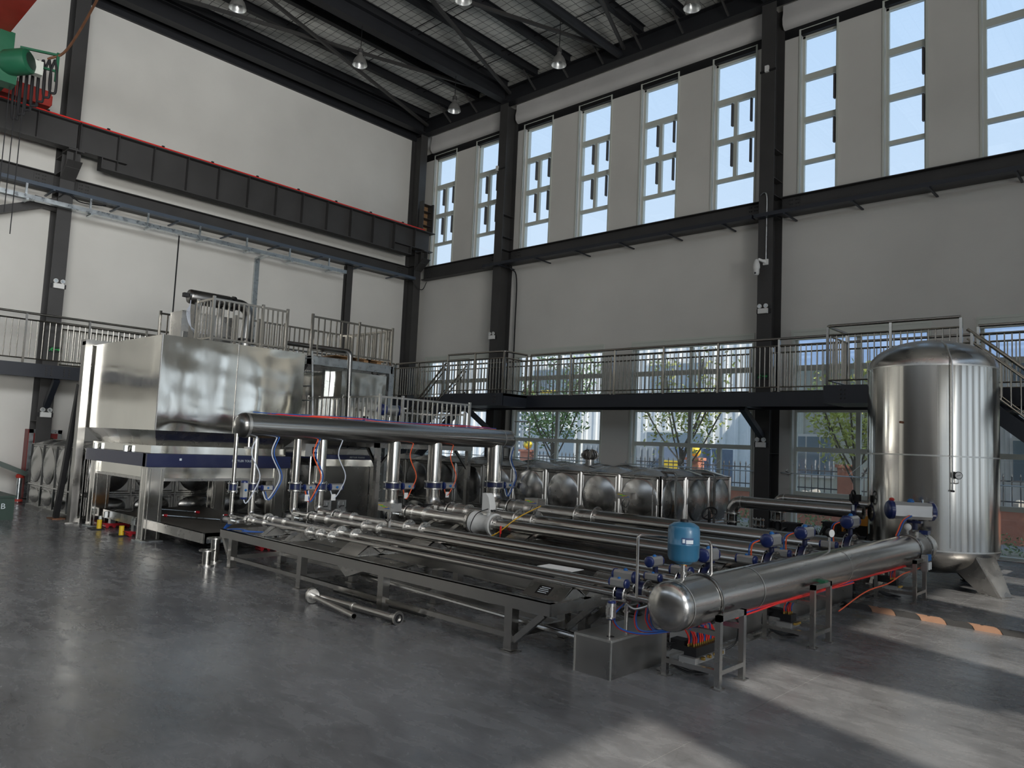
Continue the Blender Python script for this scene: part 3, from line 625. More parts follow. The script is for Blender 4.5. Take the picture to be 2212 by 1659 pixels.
railing('wall-side railing of the left wall walkway', [(XL+.12, 6.6, ZP), (XL+.12, 17.4, ZP)], step=.15)
railing('short front railing of the walkway between corner and stair landing', [(-22.1, 17.42, ZP), (-18.2, 17.42, ZP)])
railing('front railing of the walkway right of the tall tank', [(-3.35, 17.42, ZP), (2.5, 17.42, ZP)])
def landing(label, x0, x1, y0, y1, rail, rl):
    t = thing('stair_landing', label, 'landing', (x0, y0, 3.2))
    part('deck', MB().box((x0, y0, 3.5), (x1, y1, 3.57)), 'steelpaint', t)
    part('edge_beam', MB().box((x0, y0-.04, 3.2), (x1, y0+.02, 3.58)), 'navybeam', t); part('edge_beam', MB().box((x0, y0, 3.2), (x0+.05, y1, 3.58)), 'navybeam', t); part('edge_beam', MB().box((x1-.05, y0, 3.2), (x1, y1, 3.58)), 'navybeam', t)
    part('soffit_plate', MB().box((x0+.05, y0+.02, 3.2), (x1-.05, y1, 3.23)), 'steelpaint', t)
    for x in (x0+.35, x1-.35):
        for k in range(2):
            for j in range(3): piece('bolt', bolt, t, (x+.08*k, y0-.04, 3.3+.09*j), (R(90), 0, 0))
    railing(rl, rail, gap=.2); return t
landing('dark stair landing near the corner in front of the walkway', -18.1, -15.5, 16.3, 17.38, [(-18.05, 16.34, ZP), (-15.54, 16.34, ZP), (-15.54, 17.36, ZP)], 'railing around the corner-side stair landing')
landing('dark stair landing behind the tall tank', -5.95, -3.35, 16.15, 17.38, [(-5.9, 17.36, ZP), (-5.9, 16.19, ZP), (-3.4, 16.19, ZP)], 'railing around the stair landing behind the tall tank')
def stairs(label, rl, x0, y0, y1, sg):
    t = thing('stairs', label, 'stairs', (x0, y0, 0)); run = 4.0; n = 17
    for y in (y0, y1): part('stringer', MB().prism([(x0, y-.03, 3.57), (x0, y-.03, 3.2), (x0+sg*(run-.15), y-.03, 0), (x0+sg*(run+.2), y-.03, 0)], (0, .06, 0)), 'navybeam', t)
    for k in range(n):
        f = (k+.5)/n; x = x0+sg*run*f; z = 3.57*(1-f); part('tread', MB().box((x-.13, y0+.03, z-.02), (x+.13, y1-.03, z+.01)), 'steelpaint', t)
    for y, side in ((y0, 'near'), (y1, 'far')):
        r = thing('stair_railing', 'sloping %s-side railing of the %s' % (side, rl), 'railing', (x0, y, 0)); a = V((x0, y, 3.6)); b_ = V((x0+sg*run, y, .05))
        part('handrail', MB().tube([a+V((0,0,1.0)), b_+V((0,0,1.0))], .03, 8), 'railsteel', r); part('mid_rail', MB().tube([a+V((0,0,.82)), b_+V((0,0,.82))], .02, 8), 'railsteel', r); part('lower_rail', MB().tube([a+V((0,0,.12)), b_+V((0,0,.12))], .018, 8), 'railsteel', r)
        for k in range(4): piece('post', postm(1.0, .05), r, a.lerp(b_, .02+k/3.2))
        for k in range(26): piece('baluster', baluster(.7), r, a.lerp(b_, (k+.5)/26)+V((0,0,.12)))
stairs('dark stairs descending from the corner-side landing to the left', 'corner-side stairs', -18.15, 16.35, 17.25, -1)
stairs('dark stairs descending behind the tall tank to the right', 'stairs behind the tall tank', -3.3, 16.2, 17.2, 1)
# ---------------------------------------------------------------- sectional water tanks of pressed panels
PW = .95
def panel_mesh(w, h, bulge, kind):
    """pressed panel in the xz plane, outside toward -y, origin at the lower left corner"""
    mb = MB()
    if kind == 'pillow':
        return mb.grid(14, 14, lambda u, v: V((u*w, -bulge*math.sin(math.pi*u)**.8*math.sin(math.pi*v)**.8-.004, v*h)))
    S = 56; loops = []                                   # from the square rim inward to the centre of the dome
    for e, y in ((0, -.024), (.012, -.024), (.035, 0), (.055, 0), (.068, -.013), (.082, 0)): loops.append(('sq', 1-2*e/min(w, h), y))
    rc = .90 if kind == 'dome' else .80
    for f in (1, .97, .9, .8, .68, .54, .4, .25, .1): loops.append(('ci', rc*f, -bulge*(1-f*f)-(.006 if f < 1 else 0)))
    vs = []
    for k_, sc_, y in loops:
        for i in range(S):
            a = 2*math.pi*(i+.5)/S if False else 2*math.pi*i/S; c_, s_ = math.cos(a), math.sin(a)
            q_ = sc_/max(abs(c_), abs(s_)) if k_ == 'sq' else sc_
            if k_ == 'sq' and w != h: gx, gz = 1-(1-sc_)*min(w, h)/w, 1-(1-sc_)*min(w, h)/h; px_, pz_ = c_/max(abs(c_), abs(s_))*gx, s_/max(abs(c_), abs(s_))*gz
            else: px_, pz_ = c_*q_, s_*q_
            vs.append(V((w/2+px_*w/2, y, h/2+pz_*h/2)))
    fs = [(l*S+i, l*S+(i+1) % S, (l+1)*S+(i+1) % S, (l+1)*S+i) for l in range(len(loops)-1) for i in range(S)]+[tuple((len(loops)-1)*S+i for i in range(S))]
    return mb.add(vs, fs)
pnl = proto('panel', panel_mesh(PW, .97, .085, 'dome'), 'panelsteel'); pnlh = proto('panel', panel_mesh(PW, .49, .07, 'oval'), 'panelsteel'); pnlt = proto('roof_panel', panel_mesh(PW, PW, .13, 'pillow'), 'panelsteel')
def sectional(name, label, x0, y0, nx, ny):
    t = thing(name, label, 'water tank', (x0, y0, 0)); X1, Y1 = x0+nx*PW, y0+ny*PW; z0, zm, z1 = .09, .58, 1.55
    part('base_frame', MB().box((x0-.02, y0-.04, 0), (X1+.04, Y1+.04, .09)), 'steeldark', t)
    part('core', MB().box((x0+.03, y0+.03, .09), (X1-.03, Y1-.03, z1-.02)), 'steeldark', t)
    for i in range(nx):
        piece('panel', pnlh, t, (x0+i*PW, y0, z0)); piece('panel', pnl, t, (x0+i*PW, y0, zm))
        for j in range(ny): piece('roof_panel', pnlt, t, (x0+i*PW, y0+j*PW, z1), (R(-90), 0, 0))
    for j in range(ny):
        piece('panel', pnlh, t, (X1, y0+j*PW, z0), (0, 0, R(90))); piece('panel', pnl, t, (X1, y0+j*PW, zm), (0, 0, R(90)))
    return t
sectional('sectional_tank', 'pressed-panel steel water tank at the left behind the slanting brace', -21.1, 5.6, 4, 7)
tB = sectional('sectional_tank', 'long pressed-panel steel water tank in front of the windows', -16.2, 12.5, 9, 3)
vb = thing('turbine_vent', 'small round turbine vent on top of the long water tank', 'vent', (-10.9, 14.6, 1.6))
part('neck', MB().cyl((-10.9, 14.6, 1.55), (-10.9, 14.6, 1.78), .1, 14), 'steel', vb); part('head', MB().lathe((-10.9, 14.6, 1.76), (0,0,1), [(.1,0),(.17,.05),(.19,.12),(.15,.2),(.05,.24)], 20), 'steeldark', vb)
for k in range(16):
    a = k*math.pi/8; part('vane', MB().tube([(-10.9+r*math.cos(a+r), 14.6+r*math.sin(a+r), 1.76+z) for r, z in ((.12,0),(.185,.05),(.205,.12),(.165,.2),(.06,.245))], .008, 5), 'steel', vb)
def overflow(label, x, y, z1, dx, dy):
    solo('overflow_pipe', MB().tube(elbow((x+dx, y+dy, z1), (x, y, z1), (x, y, .05), .06, 5), .025, 8), 'steeldark', label, 'pipe')
overflow('thin pipe bent over the near end of the long tank', -7.52, 12.85, 1.62, -.5, 0); overflow('thin pipe bent over the end of the long tank, farther back', -7.52, 14.4, 1.6, -.3, 0)
solo('level_gauge', MB().cyl((-7.75, 12.40, .3), (-7.75, 12.40, 1.5), .012, 8).box((-7.79, 12.38, 1.48), (-7.7, 12.46, 1.52)), 'steel', 'slim upright level gauge on the long tank corner', 'gauge')
solo('thin_bent_pipe', MB().tube(elbow((-10.95, 12.42, 1.5), (-10.95, 12.42, 2.55), (-11.4, 12.42, 2.55), .05, 5), .013, 6), 'steel', 'thin bent pipe rising beside the header end', 'pipe')

# ---------------------------------------------------------------- big weighing hopper on its scale frame
hp = thing('weighing_hopper', 'large mirror-like square steel hopper on a blue scale frame', 'hopper', (-15.7, 7, 1.6))
HX0, HX1, HY0, HY1, HZ0, HZ1 = -17.5, -13.93, 5.6, 8.55, 2.0, 3.75
def warp(u, v, amp):
    a = amp*(math.sin(2*math.pi*u*2-.4)**2*.5*math.sin(math.pi*v)+.35*math.sin(5.2*v+2.1*math.sin(4*u))+.22*math.sin(9*u+3*v)+.10*math.sin(21*v+5*u))
    return a*min(1, 12*u, 12*(1-u), 10*v, 10*(1-v))
part('front_sheet', MB().grid(60, 40, lambda u, v: V((HX1+warp(u, v, .012), HY0+(HY1-HY0)*u, HZ0+(HZ1-HZ0)*v))), 'steelmirror', hp)
part('side_sheet', MB().grid(60, 40, lambda u, v: V((HX0+(HX1-HX0)*u, HY0-warp(u, v, .006), HZ0+(HZ1-HZ0)*v))), 'steelmirror', hp)
part('back_sheets', MB().box((HX0, HY1-.01, HZ0), (HX1-.002, HY1, HZ1)).box((HX0, HY0+.002, HZ0), (HX0+.01, HY1, HZ1)), 'steel', hp)
part('roof_sheet', MB().box((HX0, HY0+.002, HZ1-.01), (HX1-.002, HY1, HZ1)), 'steel', hp)
part('corner_seam', MB().cyl((HX1, HY0, HZ0), (HX1, HY0, HZ1), .012, 6), 'steelweld', hp); part('sheet_seam', MB().box((HX1+.002, 7.065, HZ0), (HX1+.007, 7.08, HZ1)), 'steel', hp)
cn = MB(); bt = [(-17.04, 5.75), (-14.2, 5.75), (-14.2, 8.3), (-17.04, 8.3)]; tp_ = [(HX0, HY0), (HX1, HY0), (HX1, HY1), (HX0, HY1)]
cn.add([(x, y, HZ0) for x, y in tp_]+[(x, y, 1.72) for x, y in bt], [(k, (k+1) % 4, 4+(k+1) % 4, 4+k) for k in range(4)])
part('cone', cn, 'steel', hp, sharp=10); part('neck_band', MB().box((-17.04, 5.62, 1.58), (-14.1, 8.35, 1.72)), 'steelmirror', hp)
def ring(parent, x, y, z, n):
    n = V(n); c = V((x, y, z)); pts = [c+n*.06+V((0,0,0))+(n*math.cos(a)+V((0,0,1))*math.sin(a))*.055 for a in [k*math.pi/7 for k in range(15)]]
    part('lifting_ring', MB().tube(pts, .012, 6), 'galv', parent); part('clevis', MB().box((x+.1, y-.05, z-.06), (x+.17, y+.0, z+.06)), 'galv', parent)
ring(hp, -16.85, 5.58, 1.63, (1,0,0)); ring(hp, -15.25, 5.58, 1.63, (1,0,0))
sf = thing('weighing_scale', 'dark blue weighing scale frame under the large hopper', 'scale', (-15.5, 7, 1.35))
part('blue_beam', MB().box((-17.06, 5.5, 1.34), (-14.0, 5.68, 1.575)), 'navy', sf); part('blue_beam', MB().box((-14.12, 5.5, 1.34), (-13.93, 8.38, 1.575)), 'navy', sf); part('blue_beam', MB().box((-17.06, 8.2, 1.34), (-14.0, 8.38, 1.575)), 'navy', sf); part('blue_beam', MB().box((-17.06, 5.6, 1.34), (-16.9, 8.3, 1.575)), 'navy', sf)
text_mesh('lettering', 'METTLER TOLEDO', .06, 'label', sf, (-13.925, 7.35, 1.47), (R(90), 0, R(90))); part('sticker', MB().box((-13.93, 6.08, 1.46), (-13.925, 6.12, 1.5)), 'label', sf)
st = thing('scale_stand', 'bright box-steel stand carrying the blue scale frame', 'stand', (-15.5, 7, 0))
def leg(x, y, w=.3):
    l = part('leg', MB().box((x-w/2, y-w/2, .02), (x+w/2, y+w/2, 1.33)), 'steelz', st)
    for sx_, sy_ in ((1,0),(0,-1)):
        q = MB()
        for d in (-.6, .6):
            if sx_: q.box((x+w/2, y+d*w*.55-.006, .04), (x+w/2+.008, y+d*w*.55+.006, 1.3))
            else: q.box((x+d*w*.55-.006, y-w/2-.008, .04), (x+d*w*.55+.006, y-w/2, 1.3))
        part('edge_strip', q, 'steeldark', l)
    part('foot_plate', MB().box((x-w/2-.05, y-w/2-.05, 0), (x+w/2+.05, y+w/2+.05, .02)), 'galv', st)
for x, y in ((-14.13, 5.70), (-16.72, 5.70), (-14.13, 8.2), (-16.72, 8.2)): leg(x, y)
for a, c in (((-16.57, 5.6, 1.12), (-14.28, 5.8, 1.33)), ((-14.23, 5.85, 1.1), (-14.0, 8.05, 1.33)), ((-16.57, 8.1, 1.12), (-14.28, 8.3, 1.33)), ((-16.83, 5.85, 1.12), (-16.6, 8.05, 1.33))): part('top_beam', MB().box(a, c), 'steelmirror', st)
part('lip', MB().box((-14.0, 5.85, 1.08), (-13.97, 8.05, 1.13)).box((-16.57, 5.57, 1.08), (-14.28, 5.6, 1.13)), 'steel', st)
gp = thing('gantry_post', 'tall pale square post standing left of the hopper with top arm', 'post', (-17.3, 5.5, 0))
part('post', MB().box((-17.62, 5.42, .02), (-17.42, 5.56, 3.82)), 'basinsteel', gp); part('top_arm', MB().box((-17.62, 5.42, 3.74), (-17.4, 7.4, 3.86)), 'basinsteel', gp); part('foot_plate', MB().box((-17.75, 5.3, 0), (-17.3, 5.62, .02)), 'steel', gp)
db = thing('slanting_brace', 'dark slanting brace leaning against the tall pale post', 'brace', (-18.3, 5.4, 0)); part('bar', MB().bar((-18.3, 5.42, .03), (-17.66, 5.46, 2.9), .12, .1, (0,1,0)), 'black', db); part('foot_plate', MB().box((-18.5, 5.3, 0), (-18.1, 5.55, .02)), 'rust', db)

# equipment on the hopper roof
ZH = HZ1
vs = thing('filter_vessel', 'horizontal steel cylinder vessel with elbow pipe on the hopper roof', 'vessel', (-16, 7.4, ZH)); vx, vz = -16.0, 4.9
part('shell', MB().lathe((vx, 6.88, vz), (0,1,0), [(.0,0),(.1,.0),(.14,.02),(.155,.05),(.155,.92),(.13,.97)], 24), 'steeldark', vs)
part('flange', MB().lathe((vx, 7.88, vz), (0,1,0), [(.17,0),(.17,.05)], 24), 'black', vs); part('neck', MB().cyl((vx, 7.8, vz), (vx, 7.95, vz), .12, 18), 'steeldark', vs)
part('elbow_pipe', MB().tube(elbow((vx, 7.93, vz), (vx, 8.32, vz), (vx, 8.25, 4.15), .24, 10), .125, 18), 'steeldark', vs)
part('lower_flange', MB().lathe((vx, 8.25, 4.1), (0,0,1), [(.19,0),(.19,.05)], 20), 'black', vs); part('lower_pipe', MB().cyl((vx, 8.25, ZH), (vx, 8.25, 4.12), .13, 18), 'steel', vs)
part('valve', MB().box((vx-.05, 6.78, vz-.03), (vx+.05, 6.9, vz+.06)), 'black', vs); part('support', MB().box((vx-.12, 7.0, ZH), (vx+.12, 7.04, vz-.13)).box((vx-.12, 7.6, ZH), (vx+.12, 7.64, vz-.13)), 'steeldark', vs)
for k in range(3): part('white_hose', MB().tube(smooth([(vx+.12, 6.9, vz-.1-.05*k), (vx+.3, 6.82-.03*k, 4.5), (vx+.32, 6.86, 4.2), (vx+.2, 7.0+.12*k, 4.1)]), .009, 6), 'hosewhite', vs)
rb = thing('control_cabinet', 'grey steel cabinet behind the railing on the hopper roof', 'cabinet', (-16.7, 7.5, ZH)); part('body', MB().box((-17.1, 7.0, ZH), (-16.5, 8.2, 4.66)), 'steel', rb); part('lower_panel', MB().box((-16.5, 7.05, ZH+.05), (-16.485, 8.15, 4.2)), 'steeldark', rb)
def sq_railing(label, pts, h, n_bal, m='railsteel', low=.12, group=None):
    t = thing('roof_railing', label, 'railing', pts[0], group); pts = [V(p) for p in pts]
    for a, b_, nb in zip(pts, pts[1:], n_bal):
        part('top_rail', MB().bar(a+V((0,0,h)), b_+V((0,0,h)), .04, .04), m, t); part('bottom_rail', MB().bar(a+V((0,0,low)), b_+V((0,0,low)), .035, .035), m, t)
        for k in range(1, nb): piece('baluster', postm(h-low, .026, m), t, a.lerp(b_, k/nb)+V((0,0,low)))
    for p in pts: piece('post', postm(h+.06, .05, m), t, p)
    return t
sq_railing('square-tube railing along the front of the hopper roof', [(-15.1, 6.72, ZH), (-14.4, 6.72, ZH), (-14.4, 7.78, ZH), (-14.4, 8.35, ZH)], .9, [5, 10, 5])
sq_railing('square-tube railing along the rear of the hopper roof', [(-16.9, 8.45, ZH), (-16.9, 9.05, ZH), (-16.9, 9.75, ZH), (-16.9, 11.7, ZH), (-15.2, 11.7, ZH)], 1.0, [3, 5, 14, 10])
sq_railing('short square-tube railing at the left rear of the hopper roof', [(-17.4, 6.9, ZH), (-17.4, 7.4, ZH)], .9, [3])

# ---------------------------------------------------------------- second, smaller weighing hopper with platform
h2 = thing('small_hopper', 'smaller pale steel hopper behind the header rail', 'hopper', (-15.6, 10.3, 1.6))
part('front_sheet', MB().grid(30, 24, lambda u, v: V((-14.3+warp(u, v, .008), 9.75+1.25*u, 2.3+1.22*v))), 'steelmirror', h2); part('side_sheet', MB().grid(30, 24, lambda u, v: V((-16.6+2.3*u, 9.75-warp(u, v, .01), 2.3+1.22*v))), 'steelmirror', h2)
part('back_sheets', MB().box((-16.6, 10.99, 2.3), (-14.302, 11.0, 3.52)).box((-16.6, 9.752, 2.3), (-16.59, 11.0, 3.52)).box((-16.6, 9.752, 3.51), (-14.302, 11.0, 3.52)), 'steel', h2)
cn = MB(); cn.add([(-16.6,9.75,2.3),(-14.3,9.75,2.3),(-14.3,11,2.3),(-16.6,11,2.3),(-16.2,9.95,1.75),(-14.6,9.95,1.75),(-14.6,10.8,1.75),(-16.2,10.8,1.75)], [(k, (k+1) % 4, 4+(k+1) % 4, 4+k) for k in range(4)]); part('cone', cn, 'steel', h2, sharp=10)
part('neck_band', MB().box((-16.2, 9.95, 1.63), (-14.55, 10.8, 1.76)), 'steel', h2)
s2 = thing('weighing_scale', 'thin blue scale frame under the smaller hopper', 'scale', (-15.4, 10, 1.5)); part('blue_beam', MB().box((-16.5, 9.3, 1.53), (-14.3, 11.0, 1.63)), 'navy', s2); text_mesh('lettering', 'METTLER TOLEDO', .05, 'label', s2, (-14.295, 10.3, 1.58), (R(90), 0, R(90)))
q = thing('scale_stand', 'dark box-steel stand under the smaller hopper', 'stand', (-15.4, 10, 0)); part('top_beam', MB().box((-14.45, 9.2, 1.38), (-14.3, 11.0, 1.53)), 'steelmirror', q); part('top_beam', MB().box((-16.5, 9.2, 1.38), (-14.3, 9.35, 1.53)), 'steel', q)
for x, y in ((-14.4, 9.28), (-14.4, 10.9), (-16.4, 9.28), (-16.4, 10.9)): part('leg', MB().box((x-.08, y-.08, 0), (x+.08, y+.08, 1.38)), 'steelz', q)
part('dark_skirt', MB().box((-14.52, 9.36, .2), (-14.5, 10.82, 1.36)), 'steeldark', q)
dsp = thing('weighing_display', 'small weighing indicator with lit screen beside the pipes', 'display', (-13.6, 8.55, 1.6)); part('body', MB().box((-13.75, 8.5, 1.6), (-13.6, 8.95, 1.86)), 'alu', dsp); part('bezel', MB().box((-13.6, 8.66, 1.66), (-13.595, 8.9, 1.8)), 'black', dsp); part('screen', MB().box((-13.595, 8.7, 1.7), (-13.59, 8.84, 1.76)), 'label', dsp); part('pole', MB().cyl((-13.7, 8.7, 0), (-13.7, 8.7, 1.6), .025, 8), 'steel', dsp)
up_ = thing('upper_platform', 'steel platform on braced legs above the smaller hopper', 'platform', (-15.5, 10, 0)); part('edge_beam', MB().box((-14.5, 8.95, 3.6), (-14.4, 11.25, 3.78)), 'galv', up_); part('edge_beam', MB().box((-17.4, 11.2, 3.6), (-14.4, 11.28, 3.78)), 'galv', up_); part('edge_beam', MB().box((-17.4, 8.95, 3.6), (-14.4, 9.03, 3.78)), 'galv', up_); part('deck', MB().box((-17.4, 8.98, 3.76), (-14.42, 11.25, 3.8)), 'steel', up_)
part('leg', MB().box((-14.52, 11.14, .0), (-14.38, 11.28, 3.6)), 'galv', up_); part('leg', MB().box((-17.32, 11.14, 1.9), (-17.2, 11.28, 3.6)), 'steel', up_); part('leg', MB().box((-17.32, 8.95, 1.9), (-17.2, 9.08, 3.6)), 'steel', up_)
part('brace', MB().bar((-14.45, 11.2, 3.05), (-14.45, 10.7, 3.6), .07, .07), 'steelpaint', up_); part('brace', MB().bar((-14.45, 11.2, 3.05), (-14.95, 11.2, 3.6), .07, .07), 'steelpaint', up_); part('brace', MB().bar((-15.2, 9.0, 3.0), (-14.6, 9.0, 3.6), .07, .07), 'steelpaint', up_)
sq_railing('square-tube railing on the platform above the smaller hopper', [(-14.45, 9.0, 3.8), (-14.45, 10.25, 3.8), (-14.45, 11.22, 3.8), (-16.6, 11.22, 3.8)], .86, [8, 6, 9])
for k, y in enumerate((10.15, 10.62, 11.0)):
    solo('pallet_block', MB().box((-14.9, y-.06, 3.8), (-14.62, y+.06, 3.88)).box((-15.7, y-.4, 3.88), (-14.6, y+.12, 3.9)), 'wood', 'wooden pallet piece on the upper platform, %s from the left' % ORD[k], 'pallet')
solo('bent_pipe', MB().tube(elbow((-15.4, 9.0, 4.12), (-13.75, 9.55, 3.9), (-13.75, 9.6, 2.0), .12, 6), .055, 12), 'steeldark', 'grey pipe bending down in front of the smaller hopper', 'pipe')
solo('white_column', MB().box((-14.9, 9.62, 2.0), (-14.78, 9.74, 3.55)), 'galv', 'pale square upright at the edge of the smaller hopper', 'post')
ld = thing('ladder', 'light steel ladder leaning beside the large hopper', 'ladder', (-13.9, 8.75, 2.0)); part('stile', MB().bar((-13.55, 8.62, 2.0), (-14.15, 8.85, 3.85), .03, .05), 'galv', ld); part('stile', MB().bar((-14.0, 8.5, 2.0), (-14.5, 8.7, 3.85), .03, .05), 'galv', ld)
for k in range(6): f = (k+.5)/6; part('rung', MB().cyl(V((-13.55,8.62,2.0)).lerp(V((-14.15,8.85,3.85)), f), V((-14.0,8.5,2.0)).lerp(V((-14.5,8.7,3.85)), f), .014, 6), 'galv', ld)
lp = thing('low_platform', 'low steel platform on braced legs behind the header pipe', 'platform', (-13.5, 11, 0)); ZQ = 1.98
part('edge_beam', MB().box((-12.7, 9.55, ZQ-.14), (-12.6, 12.3, ZQ)), 'steel', lp); part('edge_beam', MB().box((-15.6, 9.55, ZQ-.14), (-12.6, 9.63, ZQ)), 'steel', lp); part('deck', MB().box((-14.2, 9.6, ZQ-.02), (-12.65, 12.28, ZQ)), 'steeldark', lp)
for y in (9.62, 12.22):
    part('leg', MB().box((-12.7, y-.05, 0), (-12.6, y+.05, ZQ-.14)), 'steel', lp)
    part('brace', MB().bar((-12.65, y, 1.4), (-12.65, y+(.4 if y < 10 else -.4), ZQ-.15), .05, .05), 'steeldark', lp)
part('brace', MB().bar((-12.65, 9.62, 1.4), (-13.0, 9.62, ZQ-.15), .05, .05), 'steeldark', lp)
sq_railing('square-tube railing of the low platform behind the header pipe', [(-15.4, 9.6, ZQ), (-14.0, 9.6, ZQ), (-12.65, 9.6, ZQ), (-12.65, 10.2, ZQ), (-12.65, 12.2, ZQ)], .93, [9, 9, 4, 14], 'steelweld')
sq_railing('rear square-tube railing of the low platform', [(-14.1, 10.3, ZQ), (-14.1, 12.2, ZQ), (-12.8, 12.2, ZQ)], .7, [11, 6], 'steel')
pa = thing('large_actuator', 'large blue-ended pneumatic actuator above the header pipe', 'actuator', (-12.3, 9.5, 2.4))
part('body', MB().cyl((-12.95, 9.95, 2.655), (-12.95, 10.27, 2.655), .11, 18), 'alu', pa); part('end_cap', MB().lathe((-12.95, 9.83, 2.655), (0,1,0), [(.0,0),(.1,.0),(.125,.03),(.125,.12)], 18), 'valveblue', pa); part('end_cap', MB().lathe((-12.95, 10.27, 2.655), (0,1,0), [(.12,0),(.12,.05),(.06,.08)], 18), 'valveblue', pa); part('stem', MB().cyl((-12.95, 10.1, 1.98), (-12.95, 10.1, 2.5), .04, 10), 'steel', pa); part('flange', MB().box((-13.03, 10.3, 2.7), (-12.87, 10.5, 2.73)), 'white', pa); part('upright', MB().cyl((-12.95, 10.44, 1.98), (-12.95, 10.44, 2.72), .06, 10), 'steelweld', pa)
solo('small_camera', MB().box((-13.3, 9.66, 2.3), (-13.2, 9.73, 2.5)).cyl((-13.25, 9.69, 1.98), (-13.25, 9.69, 2.3), .03, 8), 'black', 'small black device on the rail behind the header', 'device')

# ---------------------------------------------------------------- flat scale deck on dollies under the hopper
dk = thing('steel_deck', 'flat dark steel deck lying on red dollies under the hopper', 'deck', (-15, 7, .3))
part('top', MB().box((-16.45, 5.75, .3), (-12.0, 7.75, .36)), 'deckplate', dk); part('edge_beam', MB().box((-12.06, 5.75, .2), (-12.0, 7.75, .36)), 'galv', dk); part('edge_beam', MB().box((-16.45, 5.72, .2), (-12.0, 5.78, .36)), 'steel', dk)
for k in range(5): part('strap', MB().box((-12.0, 6.0+.4*k, .19), (-11.99, 6.02+.4*k, .37)), 'black', dk)
ring(dk, -16.3, 5.7, .28, (1,0,0)); ring(dk, -14.9, 5.7, .28, (1,0,0))
def dolly(label, x, y):
    t = thing('dolly', label, 'dolly', (x, y, 0), 'red machinery dollies'); part('frame', MB().prism([(x, y-.3, .1), (x, y-.2, .045), (x, y+.2, .045), (x, y+.3, .1), (x, y+.2, .09), (x, y-.2, .09)], (.16, 0, 0)), 'dollyred', t)
    for d in (-.2, -.07, .07, .2): part('wheel', MB().cyl((x-.01, y+d, .035), (x+.17, y+d, .035), .034, 10), 'dollyred', t)
    part('block', MB().box((x+.02, y-.14, .09), (x+.14, y-.04, .2)), 'galv', t); part('block', MB().box((x+.02, y+.04, .09), (x+.14, y+.14, .2)), 'galv', t)
dolly('red dolly under the right end of the steel deck', -12.2, 7.0); dolly('red dolly beside the front hopper leg', -14.95, 5.85); dolly('red dolly beside the rear left hopper leg', -16.4, 5.95)
for x, lb in ((-16.1, 'yellow hydraulic jack by the left hopper leg'), (-14.95, 'yellow hydraulic jack by the front hopper leg')):
    t = thing('hydraulic_jack', lb, 'jack', (x, 5.55, 0), 'yellow hydraulic jacks'); part('cylinder', MB().cyl((x, 5.55, .02), (x, 5.55, .19), .045, 14), 'yellow', t); part('toe_plate', MB().box((x-.25, 5.42, .0), (x+.1, 5.62, .02)), 'black', t)
pu = thing('power_unit', 'orange hydraulic power unit with grey motor on the steel deck', 'power unit', (-15.2, 6.1, .36)); part('tank', MB().box((-15.4, 6.0, .36), (-15.1, 6.3, .55)), 'orange', pu); part('motor', MB().cyl((-15.22, 6.15, .56), (-15.22, 6.15, .82), .08, 14), 'castwhite', pu); part('valve_block', MB().box((-15.38, 6.05, .55), (-15.3, 6.15, .72)), 'alu', pu); part('hose', MB().tube(smooth([(-15.35, 6.05, .7), (-15.5, 5.95, .55), (-15.45, 5.9, .4), (-15.9, 5.8, .38), (-16.1, 5.75, .3)]), .012, 6), 'black', pu)
for k, (a, c) in enumerate((((-16.0, 6.5, .39), (-15.0, 7.0, .39)), ((-14.6, 6.2, .39), (-12.6, 7.3, .39)), ((-14.2, 7.2, .39), (-13.2, 7.6, .39)))):
    t = thing('steel_rod', 'bright rod with red ends on the steel deck, %s of three' % ('left', 'front', 'rear')[k], 'rod', a); part('shaft', MB().cyl(a, c, .014, 8), 'galv', t); d = (V(c)-V(a)).normalized()
    for e in (V(a), V(c)): part('end_cap', MB().cyl(e-d*.03, e+d*.03, .026, 8), 'dollyred', t); part('eye', MB().sphere(e-d*.06, .026, 8), 'galv', t)
solo('timber', MB().box((-13.6, 7.3, .36), (-12.1, 7.5, .46)), 'wood', 'brown timber lying on the steel deck', 'timber')

# ---------------------------------------------------------------- left edge: fire cabinet, bin, chute, riser pipe
fc = thing('fire_cabinet', 'red fire hydrant cabinet with aluminium frame at the left column', 'cabinet', (XL+.2, 6.4, 0))
part('box', MB().box((XL+.02, 6.0, .05), (XL+.34, 6.8, 1.88)), 'cabinetred', fc); part('frame', MB().box((XL+.34, 6.02, .05), (XL+.37, 6.12, 1.88)).box((XL+.34, 6.7, .05), (XL+.37, 6.8, 1.88)).box((XL+.34, 6.02, 1.78), (XL+.37, 6.8, 1.88)), 'galv', fc)
part('door_glass', MB().box((XL+.34, 6.12, .1), (XL+.35, 6.7, 1.78)), 'cabinetred', fc); part('sign_panel', MB().box((XL+.355, 6.22, 1.5), (XL+.362, 6.6, 1.66)), 'signdark', fc); text_mesh('lettering', '消火栓', .12, 'gold', fc, (XL+.365, 6.41, 1.575), (R(90), 0, R(90)))
bn = thing('green_bin', 'dark green bin with white letter at the left picture edge', 'bin', (-19.2, 4.4, 0)); part('body', MB().box((-20.2, 4.0, 0), (-18.4, 4.65, .46)), 'bingreen', bn); part('lid', MB().box((-20.25, 3.95, .46), (-18.36, 4.68, .5)), 'bingreen', bn); text_mesh('lettering', 'B', .16, 'label', bn, (-18.395, 4.45, .28), (R(90), 0, R(90)))
